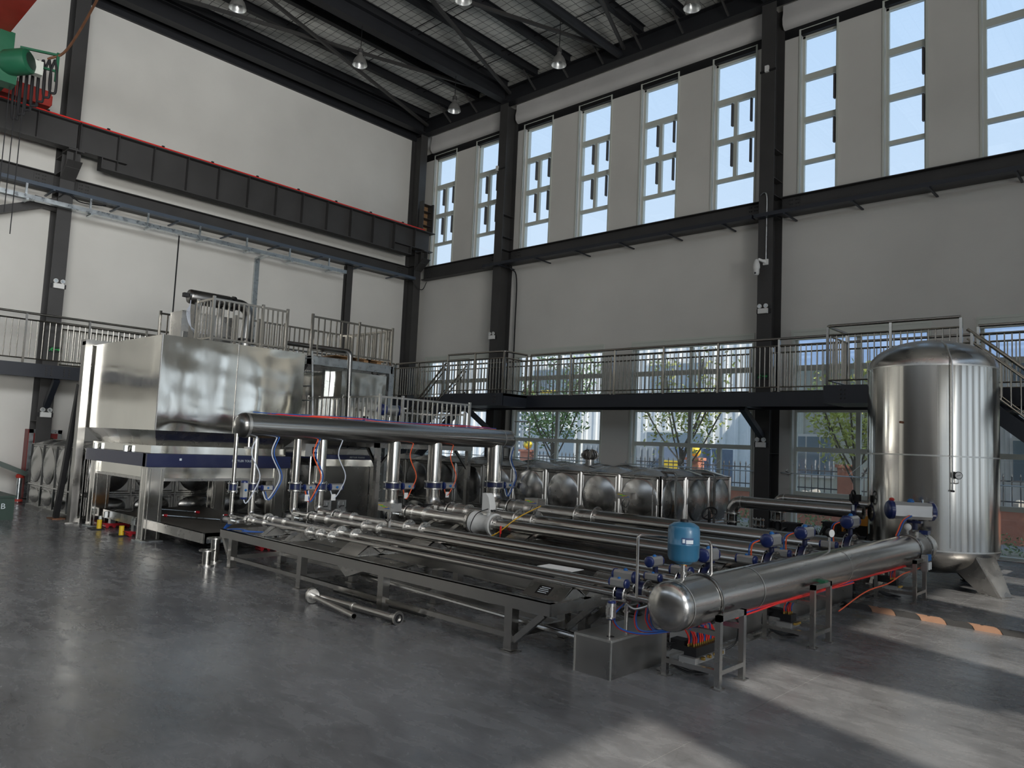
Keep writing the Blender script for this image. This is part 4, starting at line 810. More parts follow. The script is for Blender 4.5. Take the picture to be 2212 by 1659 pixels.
ch = thing('chute', 'grey-green slanting chute on a red-capped prop at the left edge', 'chute', (-22, 5, 0)); part('trough', MB().bar((-22.9, 4.0, 1.55), (-22.6, 5.9, .72), .5, .12), 'bingreen', ch); part('prop', MB().cyl((-22.5, 5.75, .0), (-22.5, 5.75, .68), .06, 12), 'galv', ch); part('clamp', MB().lathe((-22.5, 5.75, .62), (0,0,1), [(.09,0),(.1,.05),(.07,.1)], 12), 'red', ch); part('clamp', MB().lathe((-22.5, 5.75, .02), (0,0,1), [(.12,0),(.1,.06)], 12), 'red', ch)
# ---------------------------------------------------------------- header pipe, seven test lines and their benches
HXA, HZA = -11.4, 2.145
hd = thing('header_pipe', 'long horizontal steel header pipe with domed ends carried by seven drops', 'pipe', (HXA, 9, 0))
part('shell', MB().cyl((HXA, 5.98, HZA), (HXA, 12.2, HZA), .2, 32), 'steely', hd)
part('domed_end', MB().lathe((HXA, 5.98, HZA), (0,-1,0), [(.2,0),(.197,.05),(.17,.1),(.11,.135),(.0,.15)], 32), 'steeldark', hd); part('domed_end', MB().lathe((HXA, 12.2, HZA), (0,1,0), [(.2,0),(.197,.05),(.17,.1),(.11,.135),(.0,.15)], 32), 'steely', hd)
part('weld_ring', MB().cyl((HXA, 5.97, HZA), (HXA, 6.02, HZA), .203, 32, cap=False), 'steelweld', hd); part('weld_ring', MB().cyl((HXA, 11.95, HZA), (HXA, 11.98, HZA), .203, 32, cap=False), 'steelweld', hd); part('drain_cock', MB().cyl((HXA+.05, 6.05, 1.78), (HXA+.05, 6.05, 1.96), .02, 8).box((HXA, 6.0, 1.77), (HXA+.1, 6.12, 1.8)), 'steel', hd)
for k, m_ in enumerate(('hoseblue', 'hosered', 'hoseblue', 'hoseorange')):
    pts = [(HXA-.05+.03*math.sin(y*1.7+k*2), y, HZA+.208+.012*k % .03+.014*math.sin(y*2.3+k)) for y in [6.15+.3*i+(.6*k if i == 0 else 0) for i in range(20)]]
    solo('air_hose', MB().tube(smooth(pts, 3), .008, 6), m_, ('dark blue air hose along the top of the header, longest', 'red air hose along the top of the header', 'second blue air hose along the top of the header', 'orange air hose along the top of the header')[k], 'hose', 'air hoses on the header')
YS = [5.86, 6.2, 6.97, 7.46, 9.05, 10.09, 11.83]; RS = [.03, .045, .06, .076, .115, .13, .16]; ZA = .69
boltS = proto('bolt', MB().lathe((0,0,0), (0,0,1), [(.013,-.006),(.013,.008),(.007,.008),(.007,.02)], 6), 'steeldark')
def flange(t, x, y, z, rp, rf, th=.022, nb=6, m='flangesteel'):
    f = part('flange', MB().lathe((x-th/2, y, z), (1,0,0), [(rp,0),(rf-.004,0),(rf,.004),(rf,th-.004),(rf-.004,th),(rp,th)], 26, cap=False), m, t)
    for k in range(nb):
        a = 2*math.pi*(k+.5)/nb; rb = (rp+rf)/2+.006; o_ = piece('bolt', boltS, f, (x+th/2, y+rb*math.cos(a), z+rb*math.sin(a)), (0, R(90), 0)); 
        if rf < .12: o_.scale = (.75,)*3
    return f
def actuator(t, c, ax, up, L, w, knob=True):
    """pneumatic rack actuator: ribbed grey body along ax, blue end caps, blue position knob on the up side"""
    c, ax, up = V(c), V(ax).normalized(), V(up).normalized(); s = ax.cross(up)
    def sec(f): return [(a*w*f, b_*w*f) for a, b_ in ((-.5,-.32),(-.36,-.5),(.36,-.5),(.5,-.32),(.5,.32),(.36,.5),(.12,.5),(.12,.44),(-.12,.44),(-.12,.5),(-.36,.5),(-.5,.32))]
    b0 = c-ax*L*.38; part('body', MB().prism([b0+s*p+up*q for p, q in sec(1)], ax*L*.76), 'alu', t, sharp=25)
    for sg in (-1, 1): part('end_cap', MB().lathe(c+ax*sg*L*.38, ax*sg, [(w*.57,0),(w*.57,L*.07),(w*.5,L*.1),(w*.42,L*.12),(.0,L*.12)], 16), 'valveblue', t)
    if knob: part('position_knob', MB().lathe(c+up*w*.44, up, [(w*.2,0),(w*.2,w*.16),(w*.1,w*.26),(0,w*.27)], 12), 'knobblue', t)
LN = ['thinnest nearest test line', 'second test line', 'third test line', 'fourth test line', 'flow-meter test line', 'sixth test line', 'thickest rear test line']
for i, (y, r) in enumerate(zip(YS, RS)):
    t = thing('test_line', 'long steel pipe of the '+LN[i]+', counted from the camera side', 'pipe', (-7, y, 0)); rd = r*1.08
    part('drop_pipe', MB().cyl((HXA, y, HZA-.14), (HXA, y, 1.2), rd, 22), 'steelz', t); part('drop_pipe', MB().cyl((HXA, y, 1.1), (HXA, y, ZA+1.6*rd), rd, 22), 'steelz', t)
    pts = elbow((HXA, y, ZA+1.65*rd), (HXA, y, ZA), (HXA+1.65*rd, y, ZA), 1.5*rd, 10); part('elbow', MB().tube(pts, rd*1.01, 22), 'steel', t)
    part('inlet_pipe', MB().cyl((HXA+1.6*rd, y, ZA), (-10.86, y, ZA), rd, 22), 'steeldark', t)
    fx = [[-9.12,-8.86,-8.58], [-8.87,-8.53], [-9.34,-8.98], [-8.93,-8.57], [-9.16,-8.6], [-9.05,-8.64], [-9.03,-8.61]][i]
    part('sleeve', MB().cyl((-10.80, y, ZA), (-10.33, y, ZA), r*1.16+.004, 22), 'steelx', t)
    for x in (-10.64, -10.34): part('collar', MB().cyl((x-.012, y, ZA), (x+.012, y, ZA), r*1.2+.016, 22), 'flangesteel', t)
    part('pipe', MB().cyl((-10.34, y, ZA), (fx[0], y, ZA), r, 24), 'steelx', t)
    if i != 4: part('pipe', MB().cyl((fx[0], y, ZA), (fx[-1], y, ZA), r*.96, 24), 'steel', t)
    part('pipe', MB().cyl((fx[-1], y, ZA), (-3.57, y, ZA), r, 24), 'steelx', t)
    rf = (.085, .1, .105, .13, .165, .19, .225)[i]
    for x in fx: flange(t, x, y, ZA, r*.9, rf, .026, 6 if i < 3 else 8)
    flange(t, -10.84, y, ZA, r*.9, rf*.92, .03, 6)
    # pneumatic clamping cylinder beside the inlet
    s_ = max(.05, r*.95); cy = y-.16-r*.4
    c_ = thing('clamp_cylinder', 'short pneumatic clamping cylinder at the inlet of the '+LN[i], 'cylinder', (-11.0, cy, ZA-.05), 'clamping cylinders at the line inlets')
    part('barrel', MB().cyl((-11.26, cy, ZA-.02), (-11.05, cy, ZA-.02), s_*.8, 14), 'alu', c_); part('head', MB().box((-11.05, cy-s_, ZA-.02-s_), (-10.97, cy+s_, ZA-.02+s_)), 'steel', c_); part('head', MB().box((-11.3, cy-s_, ZA-.02-s_), (-11.25, cy+s_, ZA-.02+s_)), 'black', c_); part('rod', MB().cyl((-10.97, cy, ZA-.02), (-10.82, cy, ZA-.02), .018, 8), 'galv', c_); part('yoke', MB().box((-10.86, cy-.02, ZA-.05), (-10.83, y-r, ZA+.01)), 'steel', c_)
    # wafer valve with actuator on the drop
    v = thing('drop_valve', 'blue wafer valve with grey actuator on the drop of the '+LN[i], 'valve', (HXA, y, 1.15), 'wafer valves on the header drops'); zv = 1.15
    part('wafer', MB().cyl((HXA, y, zv-.045), (HXA, y, zv+.045), rd+.03, 22), 'navy', v)
    for z in (zv-.07, zv+.055): part('flange', MB().cyl((HXA, y, z), (HXA, y, z+.018), rd+.05, 22), 'flangesteel', v)
    for k in range(6):
        a = 2*math.pi*(k+.5)/6; part('tie_bolt', MB().cyl((HXA+(rd+.038)*math.cos(a), y+(rd+.038)*math.sin(a), zv-.09), (HXA+(rd+.038)*math.cos(a), y+(rd+.038)*math.sin(a), zv+.09), .008, 6), 'galv', v)
    w = (.075, .085, .095, .115, .12, .13, .14)[i]
    if i == 0:
        actuator(v, (HXA+.06, y+.16, zv-.04), (0,0,1), (1,0,0), .3, .1); part('stem', MB().cyl((HXA, y, zv), (HXA+.03, y+.12, zv), .02, 8), 'steel', v)
    else:
        ya = y+rd+.06+w*1.0; actuator(v, (HXA+.05, ya+.03, zv-.01), (0,1,0), (1,0,0), w*2.5, w); part('stem', MB().cyl((HXA, y+rd, zv), (HXA+.04, ya, zv), .03, 8), 'navy', v)
        if i in (2, 3, 4, 5): part('paper_tag', MB().box((HXA+.1, ya-.08, zv-.24), (HXA+.105, ya+.01, zv-.13)), 'paper', v)
    # sagging signal hose
    hp_ = [(HXA+.08, y+rd+.28, HZA-.17), (HXA+.12, y+rd+.18, 1.7), (HXA+.14, y+rd+.34, 1.35), (HXA+.1, y+rd+.28, 1.1), (HXA+.1, y+rd+.15, .9+.05*(i % 2)), (HXA+.06, y+rd+.1, 1.08)]
    solo('signal_hose', MB().tube(smooth(hp_, 5), .01, 6), ('hosewhite', 'hosewhite', 'hoseorange', 'hosewhite', 'hoseorange', 'hoseorange', 'hosewhite')[i], 'thin signal hose hanging beside the drop of the '+LN[i], 'hose', 'signal hoses at the drops')
    if i in (1, 2, 6): solo('signal_hose', MB().tube(smooth([(p[0]+.02, p[1]+.03, p[2]) for p in hp_], 5), .01, 6), 'hoseblue', 'thin blue signal hose hanging beside the drop of the '+LN[i], 'hose', 'signal hoses at the drops')
# white electromagnetic flow meter in the fifth line
fm = thing('flow_meter', 'white flanged flow meter with tall display head in the fifth line', 'flow meter', (-8.88, 9.05, .5))
part('body', MB().lathe((-9.12, 9.05, ZA), (1,0,0), [(.19,0),(.19,.05),(.14,.12),(.14,.36),(.19,.43),(.19,.48)], 26), 'castwhite', fm); part('steel_ring', MB().cyl((-9.2, 9.05, ZA), (-9.14, 9.05, ZA), .2, 26), 'flangesteel', fm)
part('neck', MB().cyl((-8.8, 9.05, ZA+.12), (-8.8, 9.05, ZA+.24), .04, 12), 'castwhite', fm); part('head', MB().prism([(-8.9, 8.98, .9), (-8.72, 8.98, .9), (-8.72, 8.98, 1.0), (-8.76, 8.98, 1.14), (-8.82, 8.98, 1.2), (-8.9, 8.98, 1.2)], (0, .14, 0)), 'castwhite', fm); part('plug', MB().cyl((-8.72, 9.02, .92), (-8.69, 9.02, .92), .018, 10), 'black', fm); part('plug', MB().cyl((-8.72, 9.08, .92), (-8.69, 9.08, .92), .018, 10), 'black', fm)
solo('yellow_wire', MB().tube(smooth([(-9.0, 8.85, .5), (-8.7, 8.8, .48), (-8.4, 8.85, .6), (-8.2, 9.1, .85), (-8.4, 9.9, 1.0)]), .009, 6), 'wireyellow', 'yellow wire looping from the flow meter to the display box', 'wire')
solo('dark_wire', MB().tube(smooth([(-8.75, 8.98, .95), (-8.9, 8.85, .85), (-9.0, 8.83, .6), (-8.8, 8.82, .5)]), .008, 6), 'black', 'dark wire wound around the flow meter', 'wire')
solo('screwdriver', MB().cyl((-8.33, 8.85, .6), (-8.31, 8.83, .72), .016, 8).cyl((-8.36, 8.87, .48), (-8.33, 8.85, .6), .005, 6), 'hosered', 'red screwdriver leaning at the flow meter', 'tool')
def display_box(label, x, y, z, zb):
    t = thing('display_box', label, 'display', (x, y, zb), 'steel display boxes on poles'); w, d, h = .3, .2, .12
    part('housing', MB().box((x-w/2, y-d/2, z), (x+w/2, y+d/2, z+h)), 'steel', t); part('pole', MB().box((x-.02, y-.02, zb), (x+.02, y+.02, z)), 'steel', t)
    for k, m_ in enumerate(('yellow', 'signgreen', 'wireyellow', 'hoseblue')): part('colour_stripe', MB().box((x-.14+.05*k, y-d/2-.003, z+.075-.012*k), (x-.03+.05*k, y-d/2, z+.088-.012*k)), m_, t)
    part('cable', MB().tube(smooth([(x-.05, y, z), (x-.08, y-.02, z-.1), (x, y-.02, z-.16), (x+.05, y, z-.08), (x+.06, y, z)]), .006, 5), 'black', t)
display_box('steel display box with colour stripes above the third and fourth lines', -8.78, 6.95, .98, .55); display_box('steel display box with colour stripes above the sixth line', -8.62, 10.0, .99, .55); display_box('steel display box with colour stripes before the long water tank', -8.1, 12.05, 1.1, .55)

def bench(label, y0, y1, lines, plate=False):
    t = thing('pipe_bench', label, 'bench', (-7.8, y0, 0)); x0, x1, zt, zb = -11.05, -4.53, .55, .43
    part('side_beam', MB().box((x0, y0, zb), (x1, y0+.03, zt)).box((x0, y0, zt-.006), (x1, y0+.08, zt)), 'steelx', t); part('side_beam', MB().box((x0, y1-.03, zb), (x1, y1, zt)).box((x0, y1-.08, zt-.006), (x1, y1, zt)), 'steelx', t)
    part('end_beam', MB().box((x0, y0+.03, zb), (x0+.03, y1-.03, zt)), 'steel', t); part('end_beam', MB().box((x1-.03, y0+.03, zb), (x1, y1-.03, zt)), 'steel', t)
    part('drip_pan', MB().prism([(x0+.4, y0+.06, .42), (x0+.4, y1-.06, .42), (x0+.4, (y0+y1)/2, .34)], (2.6, 0, 0)), 'steeldark', t); part('pan_outlet', MB().prism([(x0+3.0, y0+.06, .42), (x0+3.55, y0+.06, .42), (x0+3.2, y0+.06, .30)], (0, y1-y0-.12, 0)), 'steel', t)
    for x in (-10.72, -8.82, -7.08, -5.05):
        for y in (y0+.05, y1-.05):
            part('leg', MB().box((x-.05, y-.05, .02), (x+.05, y+.05, zb)), 'steelx', t); part('foot', MB().box((x-.08, y-.08, 0), (x+.08, y+.08, .015)), 'steel', t)
        part('cross_rail', MB().box((x-.025, y0+.1, .13), (x+.025, y1-.1, .19)), 'steel', t)
    for y in (y0+.05, y1-.05):
        part('lower_rail', MB().box((-10.67, y-.025, .13), (-5.1, y+.025, .18)), 'steelx', t)
        part('end_brace', MB().bar((x1+.0-.1, y, zb), (-5.0, y, .12), .05, .06), 'steel', t); part('end_brace', MB().bar((x0+.03, y, zb), (-10.77, y, .12), .05, .06), 'steel', t)
    for k in range(2): part('drain_rod', MB().cyl((-8.0, y0+.2+.14*k, .33-.03*k), (-4.2, y0+.2+.14*k, .25-.03*k), .022, 8), 'steel', t)
    for yl, rl in lines:
        for x, w in ((-10.1, .11), (-9.45, .11), (-8.15, .4), (-5.0, .5)):
            h = ZA-rl*.5; hw = (rl+.17)/1.6; mb = MB()
            for s in (-1, 1): mb.prism([(x, yl+s*hw*1.6, zt), (x, yl+s*hw*1.6+s*.012, zt), (x, yl+s*rl*1.0+s*.012, h), (x, yl+s*rl*1.0, h)], (w, 0, 0))
            sd_ = part('saddle', mb, 'steel', t); part('saddle_rib', MB().prism([(x+w-.01, yl-hw*1.6, zt), (x+w-.01, yl+hw*1.6, zt), (x+w-.01, yl+rl*.8, h-.02), (x+w-.01, yl-rl*.8, h-.02)], (.008, 0, 0)), 'flangesteel', sd_); part('saddle_base', MB().box((x-.03, yl-hw*1.6-.03, zt), (x+w+.03, yl+hw*1.6+.03, zt+.008)), 'steel', sd_)
    return t
b1 = bench('low steel pipe bench nearest the camera', 5.53, 6.46, [(5.86, .03), (6.22, .045)])
np_ = thing('name_plate', 'black name plate with pale print on the nearest bench saddle', 'plate', (-4.8, 5.78, .6))
_n = V((0, -.61, .79)).normalized(); _u = V((0, .79, .61)); _c = V((-4.78, 5.737, .614))
part('plate', MB().bar(_c-V((.085,0,0)), _c+V((.085,0,0)), .006, .11, _u), 'plate', np_); 
for k in range(4): part('print_line', MB().bar(_c-V((.06-.012*(k == 0),0,0))+_n*.004+_u*(.034-.022*k), _c+V((.06-.012*(k % 2),0,0))+_n*.004+_u*(.034-.022*k), .002, .006, _u), 'label', np_)
bench('low steel pipe bench carrying the third and fourth lines', 6.72, 7.85, [(6.97, .06), (7.46, .076)]); bench('low steel pipe bench carrying the flow meter line', 8.72, 9.4, [(9.05, .115)]); bench('low steel pipe bench carrying the sixth line', 9.74, 10.45, [(10.09, .13)]); bench('low steel pipe bench nearest the long water tank', 11.43, 12.24, [(11.83, .16)])
solo('paper_sheet', MB().bar((-5.3, 6.33, .735), (-4.85, 6.36, .735), .22, .004), 'paper', 'white paper sheet lying between the first two lines', 'paper')
for k in range(3): solo('blue_air_line', MB().tube(smooth([(-11.2, 5.72+.05*k, .62), (-11.1, 5.6, .52), (-10.8, 5.58+.02*k, .57), (-10.6, 5.66, .58), (-10.45, 5.6+.05*k, .57), (-10.1, 5.9, .58)]), .009, 6), 'hoseblue', 'blue air line coiled on the bench inlet end, %s of three' % ('front', 'middle', 'rear')[k], 'hose', 'blue air lines at the bench inlet')
# loose spools and pipes on the floor
def spool(label, x, y, h, r):
    t = thing('flanged_spool', label, 'pipe spool', (x, y, 0), 'flanged spools standing on the floor'); part('tube', MB().lathe((x, y, .02), (0,0,1), [(r,0),(r,h-.04),(r-.01,h-.04),(r-.01,.05)], 20, cap=False), 'steelz', t)
    for z in (0, h-.02): part('flange', MB().lathe((x, y, z), (0,0,1), [(r-.01,0),(r+.055,0),(r+.055,.02),(r-.01,.02),(r-.01,0)], 22, cap=False), 'flangesteel', t)
spool('short flanged steel spool standing at the bench end', -11.12, 5.38, .24, .062); spool('taller flanged steel spool standing behind the short one', -11.36, 5.62, .38, .065)
t = thing('loose_pipe', 'loose flanged steel pipe lying on the floor before the bench', 'pipe', (-7.4, 5.4, 0)); part('tube', MB().cyl((-8.25, 5.33, .06), (-6.55, 5.38, .06), .04, 16), 'steelx', t); part('collar', MB().cyl((-7.35, 5.357, .06), (-7.32, 5.358, .06), .047, 16), 'flangesteel', t); part('flange', MB().lathe((-6.55, 5.38, .068), (1,.03,0), [(.04,0),(.075,0),(.075,.02),(.036,.02),(.036,-.1)], 20, cap=False), 'flangesteel', t); part('seal', MB().lathe((-6.528, 5.38, .068), (1,.03,0), [(.034,0),(.05,0),(.05,.004),(.034,.004)], 20, cap=False), 'black', t); part('flange', MB().cyl((-8.18, 5.33, .075), (-8.16, 5.331, .075), .075, 20), 'flangesteel', t); part('pipe_rest', MB().box((-6.62, 5.24, 0), (-6.58, 5.52, .02)), 'steel', t)
t = thing('loose_pipe', 'loose open-ended steel pipe leaning on the flanged one', 'pipe', (-7.5, 5.2, 0)); part('tube', MB().lathe((-7.98, 5.22, .09), V((.98, -.10, -.045)), [(.034,0),(.034,1.0),(.029,1.0),(.029,.7)], 16, cap=False), 'steelx', t); part('flange', MB().cyl((-8.0, 5.222, .09), (-7.97, 5.219, .09), .085, 20), 'flangesteel', t)
t = thing('loose_pipe', 'loose steel pipe lying on the floor under the bench', 'pipe', (-7.5, 5.8, 0)); part('tube', MB().cyl((-8.35, 5.8, .05), (-6.6, 5.82, .05), .038, 16), 'steeldark', t); part('flange', MB().lathe((-6.5, 5.82, .07), (1,0,0), [(.04,0),(.07,0),(.07,.02),(.04,.02)], 18, cap=False), 'flangesteel', t)
for k, (x, y, w) in enumerate(((-15.3, 9.05, .36), (-15.0, 9.55, .24))):
    t = thing('aluminium_case', 'small aluminium case with handle standing behind the pipes, %s one' % ('left', 'right')[k], 'case', (x, y, 0), 'aluminium cases'); part('shell', MB().box((-14.2, y, .42), (-13.9, y+w, .66)), 'alu', t); part('edge', MB().box((-13.9, y, .42), (-13.893, y+.02, .66)).box((-13.9, y+w-.02, .42), (-13.893, y+w, .66)), 'galv', t); part('handle', MB().tube(elbow((-13.89, y+w*.3, .5), (-13.87, y+w*.3, .54), (-13.87, y+w*.7, .54), .02, 3), .01, 6), 'black', t); part('latch', MB().box((-13.9, y+w*.2, .56), (-13.885, y+w*.3, .62)), 'galv', t); part('latch', MB().box((-13.9, y+w*.7, .56), (-13.885, y+w*.8, .62)), 'galv', t)
solo('case_table', MB().box((-14.25, 8.9, .38), (-13.85, 9.95, .42)).box((-14.2, 8.95, 0), (-14.15, 9.0, .38)).box((-13.95, 9.85, 0), (-13.9, 9.9, .38)).box((-13.95, 8.95, 0), (-13.9, 9.0, .38)).box((-14.2, 9.85, 0), (-14.15, 9.9, .38)), 'steeldark', 'low dark table under the aluminium cases', 'table')
# ---------------------------------------------------------------- near manifold, its stands, hoses
MX, MZ, MR = -3.39, .70, .212
mf = thing('manifold_pipe', 'thick polished steel manifold pipe with domed end in the foreground', 'pipe', (MX, 9, 0))
part('shell', MB().cyl((MX, 5.80, MZ), (MX, 12.95, MZ), MR, 48), 'steely', mf)
part('domed_end', MB().lathe((MX, 5.80, MZ), (0,-1,0), [(MR,0),(MR,.04),(MR*.975,.075),(MR*.91,.102),(MR*.8,.122),(MR*.58,.142),(MR*.3,.154),(0,.158)], 48), 'steel', mf)
for y in (5.79, 7.15, 9.6): part('weld_ring', MB().cyl((MX, y, MZ), (MX, y+.018, MZ), MR+.003, 48, cap=False), 'steelweld', mf)
for y in (6.28, 12.6): part('hoop', MB().tube([(MX+(MR+.01)*math.cos(a), y, MZ+(MR+.01)*math.sin(a)) for a in [R(-60)+k*R(300)/24 for k in range(25)]], .012, 8), 'steeldark', mf)
f = part('end_flange', MB().lathe((MX, 12.95, MZ), (0,1,0), [(MR-.01,0),(MR+.05,0),(MR+.05,.03),(MR+.02,.03),(MR+.02,.05),(MR+.07,.05),(MR+.07,.16),(MR+.02,.16),(MR+.02,.19),(MR+.06,.19),(MR+.06,.22),(MR-.01,.22)], 40, cap=False), 'steel', mf)
for k in range(16):
    a = 2*math.pi*k/16; part('flange_bolt', MB().cyl((MX+(MR+.052)*math.cos(a), 12.94, MZ+(MR+.052)*math.sin(a)), (MX+(MR+.052)*math.cos(a), 13.2, MZ+(MR+.052)*math.sin(a)), .009, 6), 'galv', f)
part('tank_nozzle', MB().cyl((MX, 13.15, MZ), (MX, 13.7, MZ), MR-.005, 36), 'steel', mf)
for i, (y, r) in enumerate(zip(YS, RS)): part('branch', MB().cyl((-3.62, y, MZ), (-3.45, y, MZ), r*1.02, 20), 'steel', mf)
def stand(label, y0, y1, zt):
    t = thing('pipe_stand', label, 'stand', (MX, y0, 0), 'square-tube stands of the manifold'); xa, xb, s = -3.65, -3.13, .05
    for x in (xa, xb):
        for y in (y0, y1): part('leg', MB().box((x-s/2, y-s/2, .012), (x+s/2, y+s/2, zt if x == xb else .47)), 'steel', t); part('foot', MB().box((x-.05, y-.05, 0), (x+.05, y+.05, .012)), 'steel', t)
        part('low_rail', MB().box((x-s/2, y0+s/2, .12), (x+s/2, y1-s/2, .16)), 'steel', t)
    for y in (y0, y1): part('low_rail', MB().box((xa+s/2, y-s/2, .12), (xb-s/2, y+s/2, .16)), 'steel', t); part('saddle_rail', MB().box((xa-s/2, y-s/2, .445), (xb-s/2, y+s/2, .485)), 'steel', t)
    part('top_rail', MB().box((xb-s/2, y0-s/2, zt-.05), (xb+s/2, y1+s/2, zt)), 'steel', t); return t
stand('square-tube stand under the domed end of the manifold', 6.13, 6.58, .62); stand('square-tube stand under the middle of the manifold', 8.24, 8.70, .66); stand('square-tube stand beside the tall tank', 12.05, 12.55, .62)
t = bpy.data.objects.new('tmp', None)
solo('valve_terminal_pad', MB().box((-3.2, 8.5, .66), (-3.1, 8.6, .685)), 'green', 'small green pad on the middle stand', 'pad')
# valve terminals with hoses
hosem = {}
def terminal(label, hl, y0, y1, nh, ztop, spread, x=-3.42):
    t = thing('valve_terminal', label, 'valve terminal', (x, y0, .16), 'black solenoid valve terminals'); part('block', MB().box((x-.06, y0, .21), (x+.06, y1, .29)), 'black', t); part('base', MB().box((x-.08, y0-.05, .16), (x+.08, y1+.05, .21)), 'alu', t); part('connector', MB().box((x-.2, y0, .24), (x-.06, y0+.12, .33)), 'black', t)
    for k in range(4): part('fitting', MB().cyl((x+.1, y0+(y1-y0)*(k+.5)/4, .19), (x+.1, y0+(y1-y0)*(k+.5)/4, .215), .02, 8), 'brass', t)
    for k in range(nh):
        y = y0+(y1-y0)*(k+.5)/nh; xx = x-.02+.04*(k % 2); part('fitting', MB().cyl((xx, y, .29), (xx, y, .315), .01, 8), 'brass', t)
        e = V((MX-.02+.05*((k*7) % 3-1), spread(k), ztop)); m_ = ('hosered', 'hosered', 'hoseblue')[k % 3]
        part('hose', MB().tube(smooth([(xx, y, .31), (xx, y, .37), V((xx, y, .4)).lerp(e, .5)+V((.0, 0, .03)), e], 5), .0075, 6), m_, t)
    for k in range(5): part('black_cable', MB().tube(smooth([(x-.15, y0+.03*k, .3), (x-.24, y0-.04, .26-.02*k), (x-.22, y0+.02, .12), (x-.1, y0+.12+.05*k, .03), (x+.05, y0+.25, .025)], 5), .009, 6), 'black', t)
terminal('black valve terminal bristling with red and blue hoses under the domed end', '', 6.16, 6.62, 24, .475, lambda k: 6.0+.022*k); terminal('black valve terminal with hoses on the middle stand', '', 8.3, 8.45, 7, .475, lambda k: 8.5+.02*k, -3.45); terminal('black valve terminal with hoses on the stand beside the tall tank', '', 12.1, 12.22, 5, .475, lambda k: 12.2+.03*k, -3.45)
for k in range(8):
    o_ = .011*k; pts = [(MX+.13-.012*(k % 3), y, MZ-MR*.82+.015*math.sin(y*2+k*1.3)-.012*(k // 3)) for y in (6.7, 7.2, 7.7, 8.2, 8.7, 9.3, 9.9, 10.5, 11.1, 11.6, 12.1)]
    if k < 6: solo('supply_hose', MB().tube(smooth(pts[:(11 if k < 3 else 7)], 3), .009, 6), 'hoseblue' if k == 4 else 'hosered', 'air supply hose strung below the manifold, %s of six' % ORD[k], 'hose', 'air hoses strung below the manifold')
solo('supply_hose', MB().tube(smooth([(MX+.25, 12.75, .52), (MX+.2, 12.5, .46), (MX+.2, 12.2, .45), (MX+.2, 11.7, .45), (MX+.15, 11.2, .36), (MX+.05, 10.6, .3), (MX-.05, 9.9, .12)]), .008, 6), 'hoseorange', 'orange hose from the air filter down to the floor', 'hose')
hz = [[(-3.95, 5.9, .62), (-4.02, 5.82, .5), (-3.9, 5.74, .42), (-3.7, 5.8, .40), (-3.5, 5.95, .44)], [(-3.82, 5.92, .62), (-3.8, 5.84, .5), (-3.72, 5.82, .42), (-3.5, 5.95, .45)], [(-3.78, 6.0, .6), (-3.72, 5.9, .5), (-3.62, 5.88, .43), (-3.48, 5.98, .46)], [(-3.86, 6.22, .6), (-3.78, 6.05, .48), (-3.66, 5.96, .42), (-3.5, 6.0, .45)], [(-3.7, 6.15, .58), (-3.66, 6.0, .48), (-3.55, 5.97, .44)]]
for k, pts in enumerate(hz):
    for c, (d, m_) in enumerate(((0, 'hosered'), (.022, 'hoseblue'))): solo('looped_hose', MB().tube(smooth([(p[0]+d, p[1]-d*.6, p[2]+d*.4) for p in pts], 6), .008, 6), m_, '%s hose looping over the basin before the domed end, %s from the left' % (('red', 'blue')[c], ORD[k]), 'hose', 'hoses looping over the basin')
solo('black_loop_cable', MB().tube(smooth([(-3.3, 6.75, .5), (-3.35, 6.95, .4), (-3.4, 7.0, .2), (-3.5, 6.85, .12), (-3.6, 6.75, .16)]), .008, 6), 'black', 'black cable looping down behind the first stand', 'cable')
af = thing('air_filter_unit', 'air filter unit with blue knobs on the stand beside the tall tank', 'air filter', (-3.13, 12.6, .45)); part('bracket', MB().box((-3.16, 12.5, .42), (-3.08, 12.56, .66)), 'alu', af)
for k in range(2): part('bowl', MB().cyl((-3.1, 12.62+.09*k, .44), (-3.1, 12.62+.09*k, .55), .03, 12), 'castwhite', af); part('regulator_knob', MB().cyl((-3.1, 12.62+.09*k, .57), (-3.1, 12.62+.09*k, .66), .026, 12), 'knobblue', af)
# blue expansion tank, gauge, bridge pipe
bt_ = thing('blue_expansion_tank', 'upright blue expansion tank with black cap on the manifold', 'expansion tank', (MX, 5.95, .9)); c_ = (MX, 5.95, 0)
part('body', MB().lathe((MX, 5.95, 1.06), (0,0,1), [(.07,-.015),(.085,0),(.122,.015),(.136,.045),(.138,.15),(.1395,.152),(.1395,.158),(.138,.16),(.138,.275),(.128,.31),(.09,.335),(.045,.345)], 36), 'tankblue', bt_)
part('cap', MB().lathe((MX, 5.95, 1.40), (0,0,1), [(.034,0),(.036,.02),(.03,.028),(0,.029)], 16), 'black', bt_); part('neck', MB().cyl((MX, 5.95, .88), (MX, 5.95, 1.05), .021, 12), 'steel', bt_); part('clamp', MB().cyl((MX, 5.95, .955), (MX, 5.95, .975), .036, 14), 'steel', bt_); part('valve_handle', MB().box((MX-.01, 5.95, .97), (MX+.08, 5.97, .98)), 'steel', bt_); part('collar', MB().cyl((MX, 5.95, 1.035), (MX, 5.95, 1.048), .04, 16), 'brass', bt_)
_d = V((3.39, -5.95, 0)).normalized(); _a = math.atan2(_d.y, _d.x)
lb = MB()
for k in range(9):
    pass
def arc_patch(a0, a1, z0, z1, r): return MB().grid(10, 1, lambda u, v: V((MX+r*math.cos(a0+(a1-a0)*u), 5.95+r*math.sin(a0+(a1-a0)*u), z0+(z1-z0)*v)))
